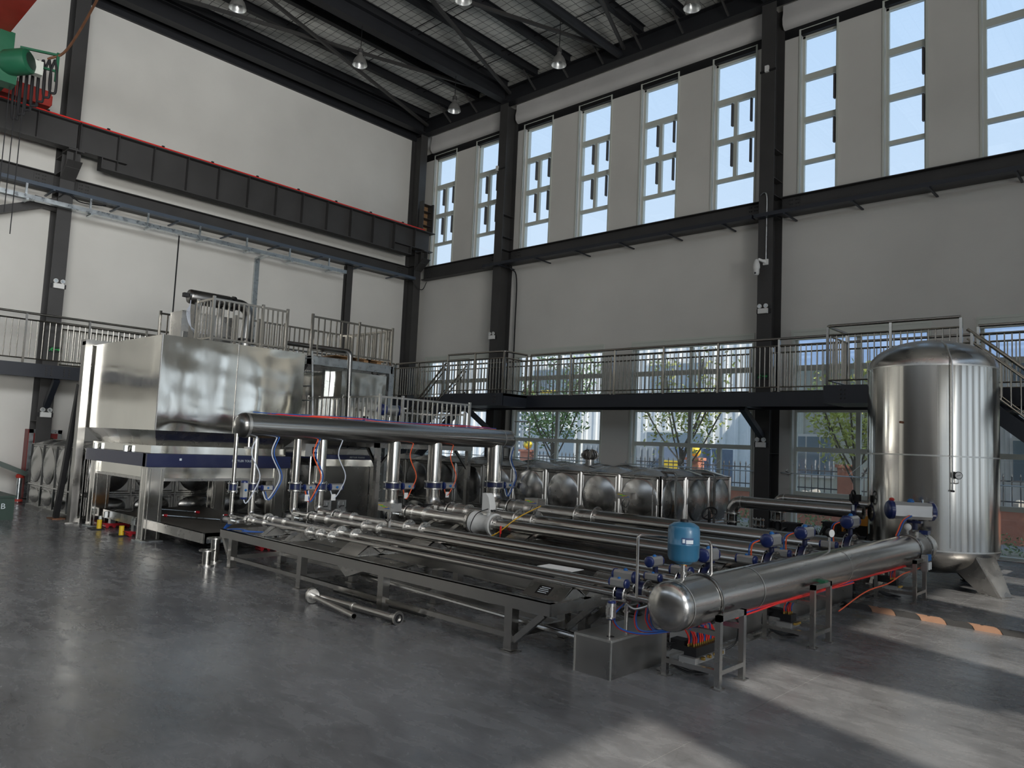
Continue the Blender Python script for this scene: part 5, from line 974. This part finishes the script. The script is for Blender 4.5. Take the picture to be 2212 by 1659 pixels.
lb_ = part('sticker', arc_patch(_a-.12, _a+.62, 1.225, 1.28, .1405), 'labelblue', bt_); part('sticker_print', arc_patch(_a+.14, _a+.6, 1.23, 1.262, .141), 'label', lb_); part('sticker_emblem', arc_patch(_a-.07, _a+.08, 1.236, 1.268, .141), 'label', lb_)
ga = thing('pressure_gauge', 'black pressure gauge on a short stem on the manifold', 'gauge', (MX, 9.42, .9)); part('stem', MB().cyl((MX, 9.42, .9), (MX, 9.42, 1.07), .014, 8), 'steel', ga); part('case', MB().lathe((MX-.02, 9.44, 1.12), V((.75,-.3,0)), [(.05,0),(.055,.01),(.055,.045),(.05,.05)], 20), 'black', ga); part('dial', MB().lathe((MX+.028, 9.421, 1.12), V((.75,-.3,0)), [(.046,0),(.046,.003)], 20), 'white', ga)
solo('bridge_pipe', MB().tube(elbow((MX-.32, 5.72, .72), (MX-.32, 5.72, 1.27), (MX, 6.3, 1.21), .03, 5)[:-1]+elbow((MX-.3, 5.75, 1.265), (MX, 6.45, 1.2), (MX, 6.47, .88), .05, 6)[1:], .0125, 8), 'steel', 'thin steel pipe bridging over behind the blue tank', 'pipe')
# valves where the lines enter the manifold
for i, (y, r) in enumerate(zip(YS, RS)):
    v = thing('line_valve', 'blue wafer valve with actuators where the %s meets the manifold' % LN[i], 'valve', (-3.95, y, .6), 'actuated valves at the manifold'); x = -3.95
    part('wafer', MB().cyl((x-.035, y, MZ), (x+.035, y, MZ), r+.035, 22), 'navy', v)
    for d in (-.06, .045): flange(v, x+d+.008, y, MZ, r*.95, r+.055, .016, 6 if i < 3 else 8, 'steel')
    if i == 0:
        actuator(v, (-3.98, y-.02, MZ+.1), (1,0,0), (0,0,1), .2, .075); actuator(v, (-3.97, y-.14, MZ-.13), (0,0,1), (0,-1,0), .17, .07, False)
    elif i == 1: actuator(v, (-4.12, y-.05, MZ+.11), (1,0,0), (0,0,1), .27, .105)
    elif i == 2:
        actuator(v, (-4.3, y-.02, MZ+.16), (0,1,0), (0,0,1), .24, .1); part('neck', MB().cyl((-4.3, y, MZ), (-4.3, y, MZ+.12), .03, 10), 'navy', v); actuator(v, (-4.2, y-.2, MZ+.03), (1,0,0), (0,0,1), .2, .075)
    else:
        h = (0,0,0,.16,.18,.2,.24)[i]; w = (0,0,0,.13,.145,.15,.17)[i]; za = MZ+r+h
        part('neck', MB().cyl((x, y, MZ+r), (x, y, za-w*.45), .032, 10), 'navy', v); part('neck_plate', MB().box((x-.05, y-.05, za-w*.5-.02), (x+.05, y+.05, za-w*.48)), 'navy', v)
        actuator(v, (x, y, za), (0,1,0), (0,0,1), w*2.3, w); actuator(v, (x-.22, y-r-.1, MZ+.05), (1,0,0), (0,0,1), .27, .1)
        for c, (d, m_) in enumerate(((0, 'hoseorange'), (.03, 'hoseblue'))):
            solo('valve_hose', MB().tube(smooth([(x-.07-d, y-w, za), (x-.16-d, y-w-.03, za-.06), (x-.19-d, y-w, za-.2), (x-.17-d, y-w+.02, MZ-.05)]), .009, 6), m_, '%s hose hanging from the valve of the %s' % (('orange', 'blue')[c], LN[i]), 'hose', 'hoses hanging from the manifold valves')
# needle valves and basin
ba = thing('drain_basin', 'long low steel basin box on the floor under the manifold', 'basin', (-4.05, 8.6, 0)); part('sides', MB().box((-4.27, 5.59, 0), (-3.87, 11.7, .325)), 'basinsteel', ba); part('corner_weld', MB().box((-3.876, 5.583, 0), (-3.864, 5.595, .338)).box((-4.276, 5.583, 0), (-4.264, 5.595, .338)).box((-4.27, 5.58, .322), (-3.866, 5.592, .341)).box((-3.876, 5.59, .322), (-3.863, 11.7, .341)), 'steelweld', ba); part('lid', MB().box((-4.275, 5.585, .325), (-3.865, 11.705, .338)), 'basinsteel', ba); part('drain_hole', MB().cyl((-3.97, 5.72, .336), (-3.97, 5.72, .3395), .035, 18), 'darkhole', ba); part('lid_seam', MB().box((-3.9, 5.59, .338), (-3.89, 11.7, .341)), 'steelweld', ba)  # bright strips on the basin's welded edges stand in for edge highlights
for k, (x, y, zt) in enumerate(((-3.97, 5.7, .66), (-4.03, 6.05, .6))):
    t = thing('drain_valve', ('thin upright drain pipe with clamp valve over the basin hole', 'stout upright drain pipe beside the thin one')[k], 'valve', (x, y, .34)); part('pipe', MB().cyl((x, y, .34), (x, y, zt), (.011, .02)[k], 10), 'steel', t); part('clamp', MB().cyl((x, y, .5), (x, y, .515), .035, 12), 'steel', t)
    if k == 0: part('valve_body', MB().cyl((x, y, .53), (x, y, .6), .024, 12), 'steel', t); part('tie_bolt', MB().cyl((x-.04, y, .52), (x-.04, y, .61), .006, 6), 'steel', t); part('tie_bolt', MB().cyl((x+.04, y, .52), (x+.04, y, .61), .006, 6), 'steel', t); part('clamp_lever', MB().bar((x-.1, y, .66), (x+.1, y+.1, .66), .03, .012), 'steel', t)
solo('thin_elbow_pipe', MB().tube(smooth([(-3.9, 5.84, .63), (-3.8, 5.82, .6), (-3.72, 5.83, .62), (-3.66, 5.85, .65)]), .012, 8), 'steel', 'thin elbow pipe between drain valve and first line', 'pipe')
solo('floor_channel', MB().box((-3.78, 6.2, 0), (-3.74, 12.3, .025)).box((-3.78, 6.2, 0), (-3.7, 12.3, .004)), 'steel', 'narrow steel channel on the floor along the stands', 'channel')
# striped cable protector
for k in range(14):
    x = -3.75+.30*k; y = 11.05-.01*k; sl = .10; mb = MB(); pr = [(-.13, 0), (-.09, .035), (-.03, .05), (.03, .05), (.09, .035), (.13, 0)]
    vs_ = [(x+sl*(-p[0]/.13), y+p[0], p[1]) for p in pr]+[(x+.298+sl*(-p[0]/.13), y+p[0], p[1]) for p in pr]; n = 6
    mb.add(vs_, [(0,1,2,3,4,5), (11,10,9,8,7,6)]+[(j, (j+1) % n, n+(j+1) % n, n+j) for j in range(n)])
    if k == 0: cp = thing('cable_protector', 'black and tan striped rubber cable protector on the floor', 'cable protector', (x, y, 0))
    s_ = part('segment', mb, 'bumpblack' if k % 2 == 0 else 'bumptan', cp)
    part('screw', MB().cyl((x+.15, y, .049), (x+.15, y, .053), .018, 10), 'black', s_)

# ---------------------------------------------------------------- tall pressure tank
TX, TY, TR = -3.5, 14.47, 1.0
tk = thing('tall_tank', 'tall polished steel pressure tank with domed top on splayed legs', 'tank', (TX, TY, 0))
part('shell', MB().cyl((TX, TY, .64), (TX, TY, 3.63), TR, 72, cap=False), 'tanksteel', tk)
dome = [(TR*math.cos(a), .52*math.sin(a)) for a in [k*math.pi/2/14 for k in range(15)]]
part('top_dome', MB().lathe((TX, TY, 3.63), (0,0,1), dome, 72), 'steel', tk); part('bottom_dome', MB().lathe((TX, TY, .64), (0,0,-1), [(r, h*.86) for r, h in dome], 72), 'steel', tk)
for z in (.64, 2.15, 3.63): part('weld_seam', MB().cyl((TX, TY, z-.012), (TX, TY, z+.012), TR+.003, 72, cap=False), 'steelweld', tk)
_ca = math.atan2(-TY, -TX)+.28
def tp(a, r, z): return (TX+r*math.cos(a), TY+r*math.sin(a), z)
part('level_pipe', MB().tube([tp(_ca, .55, 4.07), tp(_ca, .8, 3.96), tp(_ca, 1.02, 3.72), tp(_ca, 1.06, 3.6), tp(_ca, 1.06, 1.6)], .014, 8), 'steelweld', tk)
part('cock', MB().cyl(tp(_ca, 1.0, 1.6), tp(_ca, 1.12, 1.6), .016, 8), 'black', tk); part('nozzle', MB().cyl(tp(_ca-.72, .98, 2.68), tp(_ca-.72, 1.05, 2.68), .02, 8), 'rust', tk)
part('weld_strip', MB().box(tp(_ca-.02, 1.0, .7), (tp(_ca-.02, 1.0, 1.5)[0]+.008, tp(_ca-.02, 1.0, 1.5)[1]-.004, 2.1)), 'steelweld', tk)
for k in range(4):
    a = R(-25)+k*R(90); n = V((math.cos(a), math.sin(a), 0)); s = V((-n.y, n.x, 0)); c = V((TX, TY, 0)); w0, w1 = .22, .12
    mb = MB(); a0, a1 = c+n*.93, c+n*1.27
    mb.prism([a0-s*w0+V((0,0,.60)), a0+s*w0+V((0,0,.60)), a1+s*w1, a1-s*w1], V((n.x*.03, n.y*.03, .0))); mb.prism([a0+s*w0+V((0,0,.62)), a1+s*w1, a1+s*w1-n*.3, a0+s*w0-n*.35+V((0,0,.35))], s*.02); mb.prism([a0-s*w0+V((0,0,.62)), a1-s*w1, a1-s*w1-n*.3, a0-s*w0-n*.35+V((0,0,.35))], s*-.02)
    part('leg', mb, 'steel', tk); part('foot_plate', MB().prism([a1+s*.16+n*.06, a1-s*.16+n*.06, a1-s*.16-n*.36, a1+s*.16-n*.36], (0,0,.012)), 'steel', tk)
g2 = thing('tank_gauge', 'round white-faced gauge on the level pipe of the tall tank', 'gauge', tp(_ca+.05, 1.1, 1.8)); _n = V((math.cos(_ca), math.sin(_ca), 0)); _s = V((-_n.y, _n.x, 0)); _q = V(tp(_ca, 1.08, 1.85))+_s*.075
part('case', MB().lathe(_q-_n*.02, _n, [(.055,0),(.06,.01),(.06,.04),(.055,.045)], 22), 'black', g2); part('dial', MB().lathe(_q+_n*.026, _n, [(.05,0),(.05,.002)], 22), 'white', g2); part('needle', MB().bar(_q+_n*.03-_s*.03-V((0,0,.01)), _q+_n*.03+_s*.03+V((0,0,.012)), .003, .005), 'black', g2); part('stem', MB().tube(smooth([_q-V((0,0,.06)), _q-V((0,0,.12)), V(tp(_ca, 1.06, 1.72))]), .009, 6), 'steel', g2)
ba_ = thing('tank_valve', 'big grey actuator with blue ends on the valve between manifold and tall tank', 'valve', (MX, 13.06, .9)); part('valve_disc', MB().cyl((MX, 13.02, MZ), (MX, 13.1, MZ), MR+.035, 36), 'steeldark', ba_); part('neck', MB().cyl((MX, 13.06, MZ+MR), (MX, 13.06, 1.14), .04, 12), 'navy', ba_); part('bracket', MB().box((MX-.1, 13.0, 1.08), (MX+.1, 13.12, 1.12)), 'navy', ba_); part('tag', MB().box((MX+.08, 12.98, .92), (MX+.2, 13.14, .98)), 'valveblue', ba_)
actuator(ba_, (MX-.05, 13.02, 1.27), V((.80, .6, 0)), (0,0,1), .72, .26); part('speed_valve', MB().sphere((MX-.28, 12.86, 1.43), .03, 8, (1.4,1,1)), 'red', ba_); part('fitting', MB().cyl((MX+.1, 13.1, 1.4), (MX+.1, 13.1, 1.45), .014, 8), 'galv', ba_)
for c, (d, m_) in enumerate(((0, 'hoseorange'), (.025, 'hoseblue'))): solo('tank_valve_hose', MB().tube(smooth([(MX-.02+d, 12.86, 1.2), (MX-.08+d, 12.7, 1.12), (MX-.1+d, 12.55, .98), (MX-.12+d, 12.5, .9)]), .012, 6), m_, '%s hose from the big actuator down over the manifold' % ('orange', 'blue')[c], 'hose')
tr = thing('transmitter', 'small white round transmitter head on the manifold before the tank valve', 'transmitter', (MX, 12.75, .9)); part('head', MB().sphere((MX-.02, 12.75, 1.03), .055, 12), 'castwhite', tr); part('stem', MB().cyl((MX-.02, 12.75, .9), (MX-.02, 12.75, 1.0), .02, 8), 'steel', tr); part('socket', MB().cyl((MX+.1, 12.78, .88), (MX+.1, 12.78, .97), .025, 8), 'steel', tr)

# ---------------------------------------------------------------- pumps and their pipes by the windows
def bigpipe(label, y, z, r, x0, x1, zl):
    t = thing('pump_pipe', label, 'pipe', (x0, y, 0)); part('pipe', MB().tube(elbow((x1, y, z), (x0, y, z), (x0, y, zl), r*1.7, 10), r, 22), 'steelx', t); part('weld_ring', MB().cyl((x0+r*1.75, y, z), (x0+r*1.75+.02, y, z), r+.004, 22, cap=False), 'steelweld', t); return t
bigpipe('thick pump pipe bending down in front of the windows', 14.0, 1.11, .115, -6.92, -4.45, .86); bigpipe('thinner pump pipe running behind the thick one', 14.9, 1.2, .085, -6.4, -4.3, .86)
def flex(label, x, y, z0, z1, r):
    t = thing('flexible_coupling', label, 'coupling', (x, y, 0), 'rod-tied flexible couplings'); part('bellows', MB().lathe((x, y, z0), (0,0,1), [(r, (z1-z0)*k/10) if k % 2 else (r*.9, (z1-z0)*k/10) for k in range(11)], 18), 'steeldark', t)
    for z in (z0, z1): part('flange', MB().cyl((x, y, z-.012), (x, y, z+.012), r+.05, 20), 'flangesteel', t)
    for k in range(8): a = k*math.pi/4; part('tie_rod', MB().cyl((x+(r+.035)*math.cos(a), y+(r+.035)*math.sin(a), z0-.03), (x+(r+.035)*math.cos(a), y+(r+.035)*math.sin(a), z1+.03), .008, 6), 'galv', t)
    part('pump_body', MB().lathe((x, y, 0), (0,0,1), [(r*1.3,0),(r*1.3,z0*.4),(r*.85,z0*.5),(r*.85,z0-.02)], 18), 'black', t)
flex('rod-tied coupling at the bend of the thick pump pipe', -6.92, 14.0, .72, .88, .11); flex('rod-tied coupling below the thinner pump pipe', -6.25, 14.6, .78, .95, .1); flex('small rod-tied coupling between the pumps', -6.72, 14.75, .62, .74, .07)
def pump(label, x, y, zc, L, r):
    t = thing('pump_motor', label, 'pump', (x, y, 0), 'black pump motors'); part('motor', MB().lathe((x, y, zc), (1,0,0), [(r*.6,-.02),(r,.02),(r,L*.8),(r*.9,L*.85),(r*.9,L)], 22), 'black', t); part('terminal_box', MB().box((x+.02, y-.12, zc+r*.8), (x+.28, y+.12, zc+r+.16)), 'black', t); part('box_lid', MB().box((x, y-.14, zc+r+.16), (x+.3, y+.14, zc+r+.185)), 'black', t); part('eye_bolt', MB().tube([(x+.4+.035*math.cos(a), y, zc+r+.05+.035*math.sin(a)) for a in [k*math.pi/6 for k in range(13)]], .009, 6), 'black', t)
    for k in range(10): part('cooling_fin', MB().box((x+.04, y-.008+r*math.cos(k*.33)-.0, zc+r*math.sin(k*.33)), (x+L*.78, y+.008+r*math.cos(k*.33), zc+r*math.sin(k*.33)+.03)), 'black', t)
    part('volute', MB().lathe((x-.34, y, zc), (1,0,0), [(.05,0),(r*1.25,.03),(r*1.35,.12),(r*1.1,.2),(r*.5,.28),(r*.5,.34)], 22), 'steeldark', t); part('cable', MB().tube(smooth([(x+.1, y-.13, zc+r+.1), (x+.05, y-.2, zc+r+.05), (x-.05, y-.22, zc-.1)]), .022, 8), 'black', t); part('skid', MB().box((x-.4, y-r, 0), (x+L, y+r, zc-r)), 'black', t)
pump('black pump motor with terminal box, left one before the windows', -5.75, 13.7, .5, .55, .15); pump('black pump motor with eye bolt, right one before the windows', -5.25, 14.3, .5, .75, .19)
yc = thing('yellow_compressor', 'yellow louvred compressor cabinet beside the tall tank', 'compressor', (-4.9, 15.2, 0)); part('cabinet', MB().box((-5.2, 15.0, 0), (-4.45, 15.7, .98)), 'orange', yc); part('louvres', MB().box((-4.45, 15.15, .25), (-4.445, 15.3, .55)).box((-5.1, 14.995, .3), (-4.7, 15.0, .8)), 'black', yc)
hw = thing('handwheel_valve', 'black handwheel valve on the pump pipe beside the tall tank', 'valve', (-4.55, 14.0, 1.1)); part('wheel', MB().tube([(-4.58+.0*a, 13.85+.11*math.cos(a), 1.38+.11*math.sin(a)) for a in [k*math.pi/10 for k in range(21)]], .016, 8), 'black', hw)
for k in range(4): a = k*math.pi/2+.4; part('spoke', MB().bar((-4.58, 13.85, 1.38), (-4.58, 13.85+.11*math.cos(a), 1.38+.11*math.sin(a)), .012, .02), 'black', hw)
part('gearbox', MB().box((-4.66, 13.88, 1.3), (-4.5, 14.02, 1.42)), 'black', hw); part('stem', MB().cyl((-4.58, 14.0, 1.1), (-4.58, 14.0, 1.32), .04, 10), 'navy', hw); part('wafer', MB().cyl((-4.62, 14.0, 1.11), (-4.54, 14.0, 1.11), .15, 22), 'navy', hw); part('tag', MB().box((-4.6, 13.85, 1.14), (-4.56, 13.855, 1.24)), 'label', hw)
for k, (x, y, lb) in enumerate(((-7.2, 13.6, 'black handwheel lying level beside the tank end'),)):
    t = thing('handwheel', lb, 'handwheel', (x, y, .6)); part('rim', MB().tube([(x+.15*math.cos(a), y+.1*math.sin(a), .86+.11*math.sin(a)) for a in [k*math.pi/10 for k in range(21)]], .018, 8), 'black', t); part('hub', MB().cyl((x, y, .3), (x, y, .9), .03, 10), 'black', t)
    for j in range(3): a = j*2.09; part('spoke', MB().bar((x, y, .86), (x+.15*math.cos(a), y+.1*math.sin(a), .86+.11*math.sin(a)), .02, .012), 'black', t)
    part('foot', MB().cyl((x, y, 0), (x, y, .3), .09, 14), 'black', t)
t = thing('black_vacuum_motor', 'ribbed black motor on the floor behind the basin end', 'motor', (-4.2, 12.3, 0)); part('body', MB().lathe((-4.5, 12.4, .2), (1,0,0), [(.1,0),(.15,.03),(.15,.38),(.1,.42)], 20), 'black', t); part('base', MB().box((-4.5, 12.28, 0), (-4.1, 12.52, .07)), 'black', t)
for k in range(5): part('rib', MB().cyl((-4.44+.07*k, 12.4, .2), (-4.41+.07*k, 12.4, .2), .16, 20), 'rubber', t)
for k, y in enumerate((12.6, 13.3, 14.4)):
    solo('floor_hose', MB().tube(smooth([(-1.9+.1*k, y+.9, .035), (-1.4, y+1.0, .035), (-.6, y+.9-.2*k, .035), (.6, y+.7, .035)]), .032, 8), 'rubber', 'thick black hose on the floor right of the tall tank, %s from the front' % ORD[k], 'hose', 'black floor hoses')
for k in range(4): solo('floor_cable', MB().tube(smooth([(-3.7, 11.9+.06*k, .02), (-3.9, 11.75+.05*k, .02), (-4.3, 11.95+.05*k, .02), (-4.6, 12.2+.03*k, .02)]), .01, 6), 'black', 'black cable on the floor behind the basin end, %s of four' % ORD[k], 'cable', 'black cables behind the basin')
# ---------------------------------------------------------------- outside the windows
solo('yard_ground', MB().box((-70, 19.7, -.3), (50, 33.9, -.12)), 'asphalt', 'pale paved yard outside the windows', 'ground', kind='structure')
solo('planting_bed', MB().box((-30, 19.75, -.12), (12, 22.6, -.05)), 'ground', 'earth planting strip under the windows', 'ground', kind='structure')
fb = thing('factory_building', 'white corrugated factory building across the yard', 'building', (-10, 34, -.12))
cs = MB(); n = 150; x0 = -62; w = .65; prof_ = []
for k in range(n): prof_ += [(x0+k*w, 34.0), (x0+k*w+.38, 34.0), (x0+k*w+.44, 33.93), (x0+k*w+.59, 33.93)]
vs_ = [(x, y, -.12) for x, y in prof_]+[(x, y, 9.6) for x, y in prof_]; N_ = len(prof_)
cs.add(vs_, [(k, k+1, N_+k+1, N_+k) for k in range(N_-1)]); part('corrugated_sheet', cs, 'extwhite', fb, sharp=20); part('core', MB().box((-62, 34.02, -.12), (34, 46, 9.55)), 'extwhite', fb); part('eave', MB().box((-62.2, 33.7, 9.6), (34, 46, 9.8)), 'extblue', fb)
for k in range(9):
    x = -54+8.1*k
    if k % 3 == 2: continue
    wn = part('building_window', MB().box((x-.1, 33.85, 1.4), (x+3.4, 33.9, 3.15)), 'white', fb)
    for j in range(2): part('pane', MB().box((x+1.68*j, 33.83, 1.5), (x+1.58+1.68*j, 33.85, 3.05)), 'extglass', wn)
    wn = part('building_window', MB().box((x-.1, 33.85, 5.2), (x+3.4, 33.9, 6.7)), 'white', fb)
    for j in range(2): part('pane', MB().box((x+1.68*j, 33.83, 5.3), (x+1.58+1.68*j, 33.85, 6.6)), 'extglass', wn)
part('downpipe', MB().cyl((-25.9, 33.85, -.1), (-25.9, 33.85, 9.6), .07, 10), 'white', fb)
an = thing('annex_building', 'beige corrugated annex building seen through the right windows', 'building', (-11, 31, -.12)); cs = MB(); prof_ = []
for k in range(13): prof_ += [(-13.4+k*.4, 30.0), (-13.4+k*.4+.22, 30.0), (-13.4+k*.4+.26, 29.95), (-13.4+k*.4+.36, 29.95)]
N_ = len(prof_); cs.add([(x, y, -.12) for x, y in prof_]+[(x, y, 6.2) for x, y in prof_], [(k, k+1, N_+k+1, N_+k) for k in range(N_-1)]); part('corrugated_sheet', cs, 'pvc', an, sharp=20); part('core', MB().box((-13.4, 30.02, -.12), (-8.3, 33.5, 6.2)), 'pvc', an)
wn = part('building_window', MB().box((-12.3, 29.88, 1.3), (-10.6, 29.94, 3.0)), 'white', an)
for j in range(3): part('pane', MB().box((-12.2+.54*j, 29.86, 1.4), (-11.72+.54*j, 29.88, 2.9)), 'extglass', wn)
cnp = thing('glass_canopy', 'bluish glazed canopy with white trusses behind the right windows', 'canopy', (-5, 28, 0))
part('roof_glass', MB().prism([(-12, 26.5, 5.2), (6, 26.5, 5.2), (6, 33, 8.6), (-12, 33, 8.6)], (0, 0, .06)), 'extblue', cnp)
for k in range(7):
    x = -12+3*k; part('truss', MB().bar((x, 26.4, 5.12), (x, 33, 8.52), .1, .1), 'white', cnp); part('truss_diagonal', MB().bar((x, 26.45, 5.12), (x+3, 33, 8.5), .07, .07), 'white', cnp)
for x in (-12, 6): part('post', MB().box((x-.1, 26.4, -.12), (x+.1, 26.6, 5.15)), 'white', cnp)
ls = thing('slatted_shed', 'blue-grey slatted shed left behind the corner window', 'shed', (-24.5, 27, -.12)); part('frame', MB().box((-26.5, 27, -.12), (-26.3, 27.2, 4.6)).box((-22.3, 27, -.12), (-22.1, 27.2, 4.6)).box((-24.4, 27, -.12), (-24.25, 27.2, 4.6)).box((-26.6, 26.9, 4.5), (-22.0, 30, 4.7)), 'container', ls)
for k in range(16): part('slat', MB().box((-26.3, 27.05, .2+.27*k), (-22.2, 27.1, .34+.27*k)), 'container', ls)
part('eave_strip', MB().box((-26.6, 26.85, 4.55), (-22.0, 26.9, 4.68)), 'globe', ls)
ct = thing('shipping_container', 'grey corrugated container standing in the yard', 'container', (-22, 28, -.12)); part('body', MB().box((-21.5, 28.2, -.12), (-17.3, 30.5, 2.3)), 'container', ct)
for k in range(14): part('rib', MB().box((-21.45+.3*k, 28.14, 0), (-21.28+.3*k, 28.2, 2.2)), 'container', ct)
dc = thing('dark_container', 'dark container with a yellow door in the yard', 'container', (-16.5, 27.4, -.12)); part('body', MB().box((-17.0, 27.4, -.12), (-14.6, 29.5, 2.25)), 'extblue', dc); part('door', MB().box((-16.75, 27.35, -.1), (-15.9, 27.4, 1.7)), 'globe', dc); part('door_frame', MB().box((-16.85, 27.33, -.1), (-16.75, 27.4, 1.8)).box((-15.9, 27.33, -.1), (-15.8, 27.4, 1.8)), 'white', dc); part('pale_panel', MB().box((-15.5, 27.36, -.1), (-14.9, 27.4, 1.6)), 'white', dc)
# brick wall with iron fence, pillars and globe lamps
fw = thing('brick_wall', 'low salmon brick wall along the yard fence', 'wall', (-8, 25, -.12)); part('wall', MB().box((-30, 24.92, -.12), (12, 25.1, .82)), 'brick', fw); part('coping', MB().box((-30, 24.88, .82), (12, 25.14, .88)), 'brick', fw)
spk = proto('fence_bar', MB().lathe((0,0,0), (0,0,1), [(.016,0),(.016,.85),(.03,.87),(.0,.98)], 6), 'iron')
PXS = [-22.1, -13.85, -8.45, -2.9, 3.5]
for k, (a, c) in enumerate(zip(PXS, PXS[1:])):
    t = thing('iron_fence', 'grey iron fence panel outside, %s from the corner' % ORD[k], 'fence', (a, 25, .88), 'iron fence panels'); part('rail', MB().box((a+.25, 24.98, 1.05), (c-.25, 25.02, 1.09)), 'iron', t); part('rail', MB().box((a+.25, 24.98, 1.62), (c-.25, 25.02, 1.66)), 'iron', t)
    m_ = int((c-a-.5)/.2)
    for j in range(m_): piece('fence_bar', spk, t, (a+.3+(c-a-.6)*j/max(1, m_-1), 25.0, .88))
for k, x in enumerate(PXS):
    t = thing('brick_pillar', 'salmon brick fence pillar outside, %s from the corner' % ORD[k], 'pillar', (x, 25, -.12), 'brick fence pillars'); part('shaft', MB().box((x-.23, 24.77, -.12), (x+.23, 25.23, 1.78)), 'brick', t); part('cap', MB().box((x-.29, 24.71, 1.78), (x+.29, 25.29, 1.88)), 'brick', t)
    if k < 2: q = thing('globe_lamp', 'yellow globe lamp on the brick pillar, %s from the corner' % ORD[k], 'lamp', (x, 25, 1.88), 'globe lamps'); part('globe', MB().sphere((x, 25, 2.1), .2, 16), 'globe', q); part('socket', MB().cyl((x, 25, 1.88), (x, 25, 1.95), .06, 10), 'iron', q)
def leaves(c, rad, n, size, mb, rnd):
    for _ in range(n):
        while True:
            p = V((rnd.uniform(-1,1), rnd.uniform(-1,1), rnd.uniform(-1,1)))
            if .15 < p.length < 1: break
        p = V((c[0]+p.x*rad[0], c[1]+p.y*rad[1], c[2]+p.z*rad[2])); u = V((rnd.gauss(0,1), rnd.gauss(0,1), rnd.gauss(0,1))).normalized(); w_ = u.cross(V((rnd.gauss(0,1), rnd.gauss(0,1), rnd.gauss(0,1)))).normalized(); s = size*rnd.uniform(.6, 1.3)
        mb.add([p-u*s, p-w_*s*.45, p+u*s, p+w_*s*.45], [(0,1,2,3)])
def tree(label, x, y, h, rad, n, m, seed):
    rnd = random.Random(seed); t = thing('yard_tree', label, 'tree', (x, y, -.12), 'trees in the yard'); tr_ = MB().tube([(x, y, -.12), (x+.05, y, h*.2), (x, y, h*.38)], .085, 8); mb = MB()
    for k in range(9):
        a = k*2.4+rnd.random(); z0 = h*(.22+.02*k); L = rad*rnd.uniform(.6, 1.05); e = V((x+L*math.cos(a), y+L*.6*math.sin(a), h*rnd.uniform(.6, .95)))
        s0 = V((x, y, z0)); mid = s0.lerp(e, .5)+V((0,0,-.15)); tr_.tube(smooth([s0, mid, e], 4), .028, 6)
        for q in (mid, s0.lerp(e, .75), e): leaves(q, (rad*.38, rad*.38, h*.12), n//27, .085, mb, rnd)
    part('trunk', tr_, 'bark', t); part('foliage', mb, m, t, kind='stuff')
tree('leafy green tree outside the window nearest the corner', -19.2, 23.2, 5.8, 1.9, 2600, 'leafgreen', 1); tree('thin yellow-green tree outside the middle window', -13.4, 23.2, 5.6, 1.7, 1300, 'leaf', 2); tree('bright yellow-leaved tree outside the window left of the tall tank', -7.7, 23.4, 5.4, 1.6, 2300, 'leaf', 3); tree('small tree outside the window right of the tall tank', -1.6, 23.6, 5, 1.5, 1500, 'leafgreen', 4)
hd_ = MB(); rnd = random.Random(9)
for k in range(60):
    x = -24+.6*k; leaves((x, 21.3+.2*rnd.random(), .18), (.42, .45, .32), 130, .05, hd_, rnd)
solo('hedge', hd_, 'hedge', 'low clipped hedge growing under the windows outside', 'hedge', kind='stuff')
ro = MB(); rnd = random.Random(5)
for k in range(170):
    c = (rnd.uniform(-13, 2), rnd.uniform(25.6, 27.0), rnd.uniform(-.1, .5)+.45*rnd.random()); s = rnd.uniform(.08, .26); ro.sphere(c, s, 6, (rnd.uniform(.7,1.4), 1, rnd.uniform(.5,1)))
solo('rubble_heap', ro, 'rubble', 'heap of pale rubble stones behind the fence', 'rubble', kind='stuff', sharp=5)
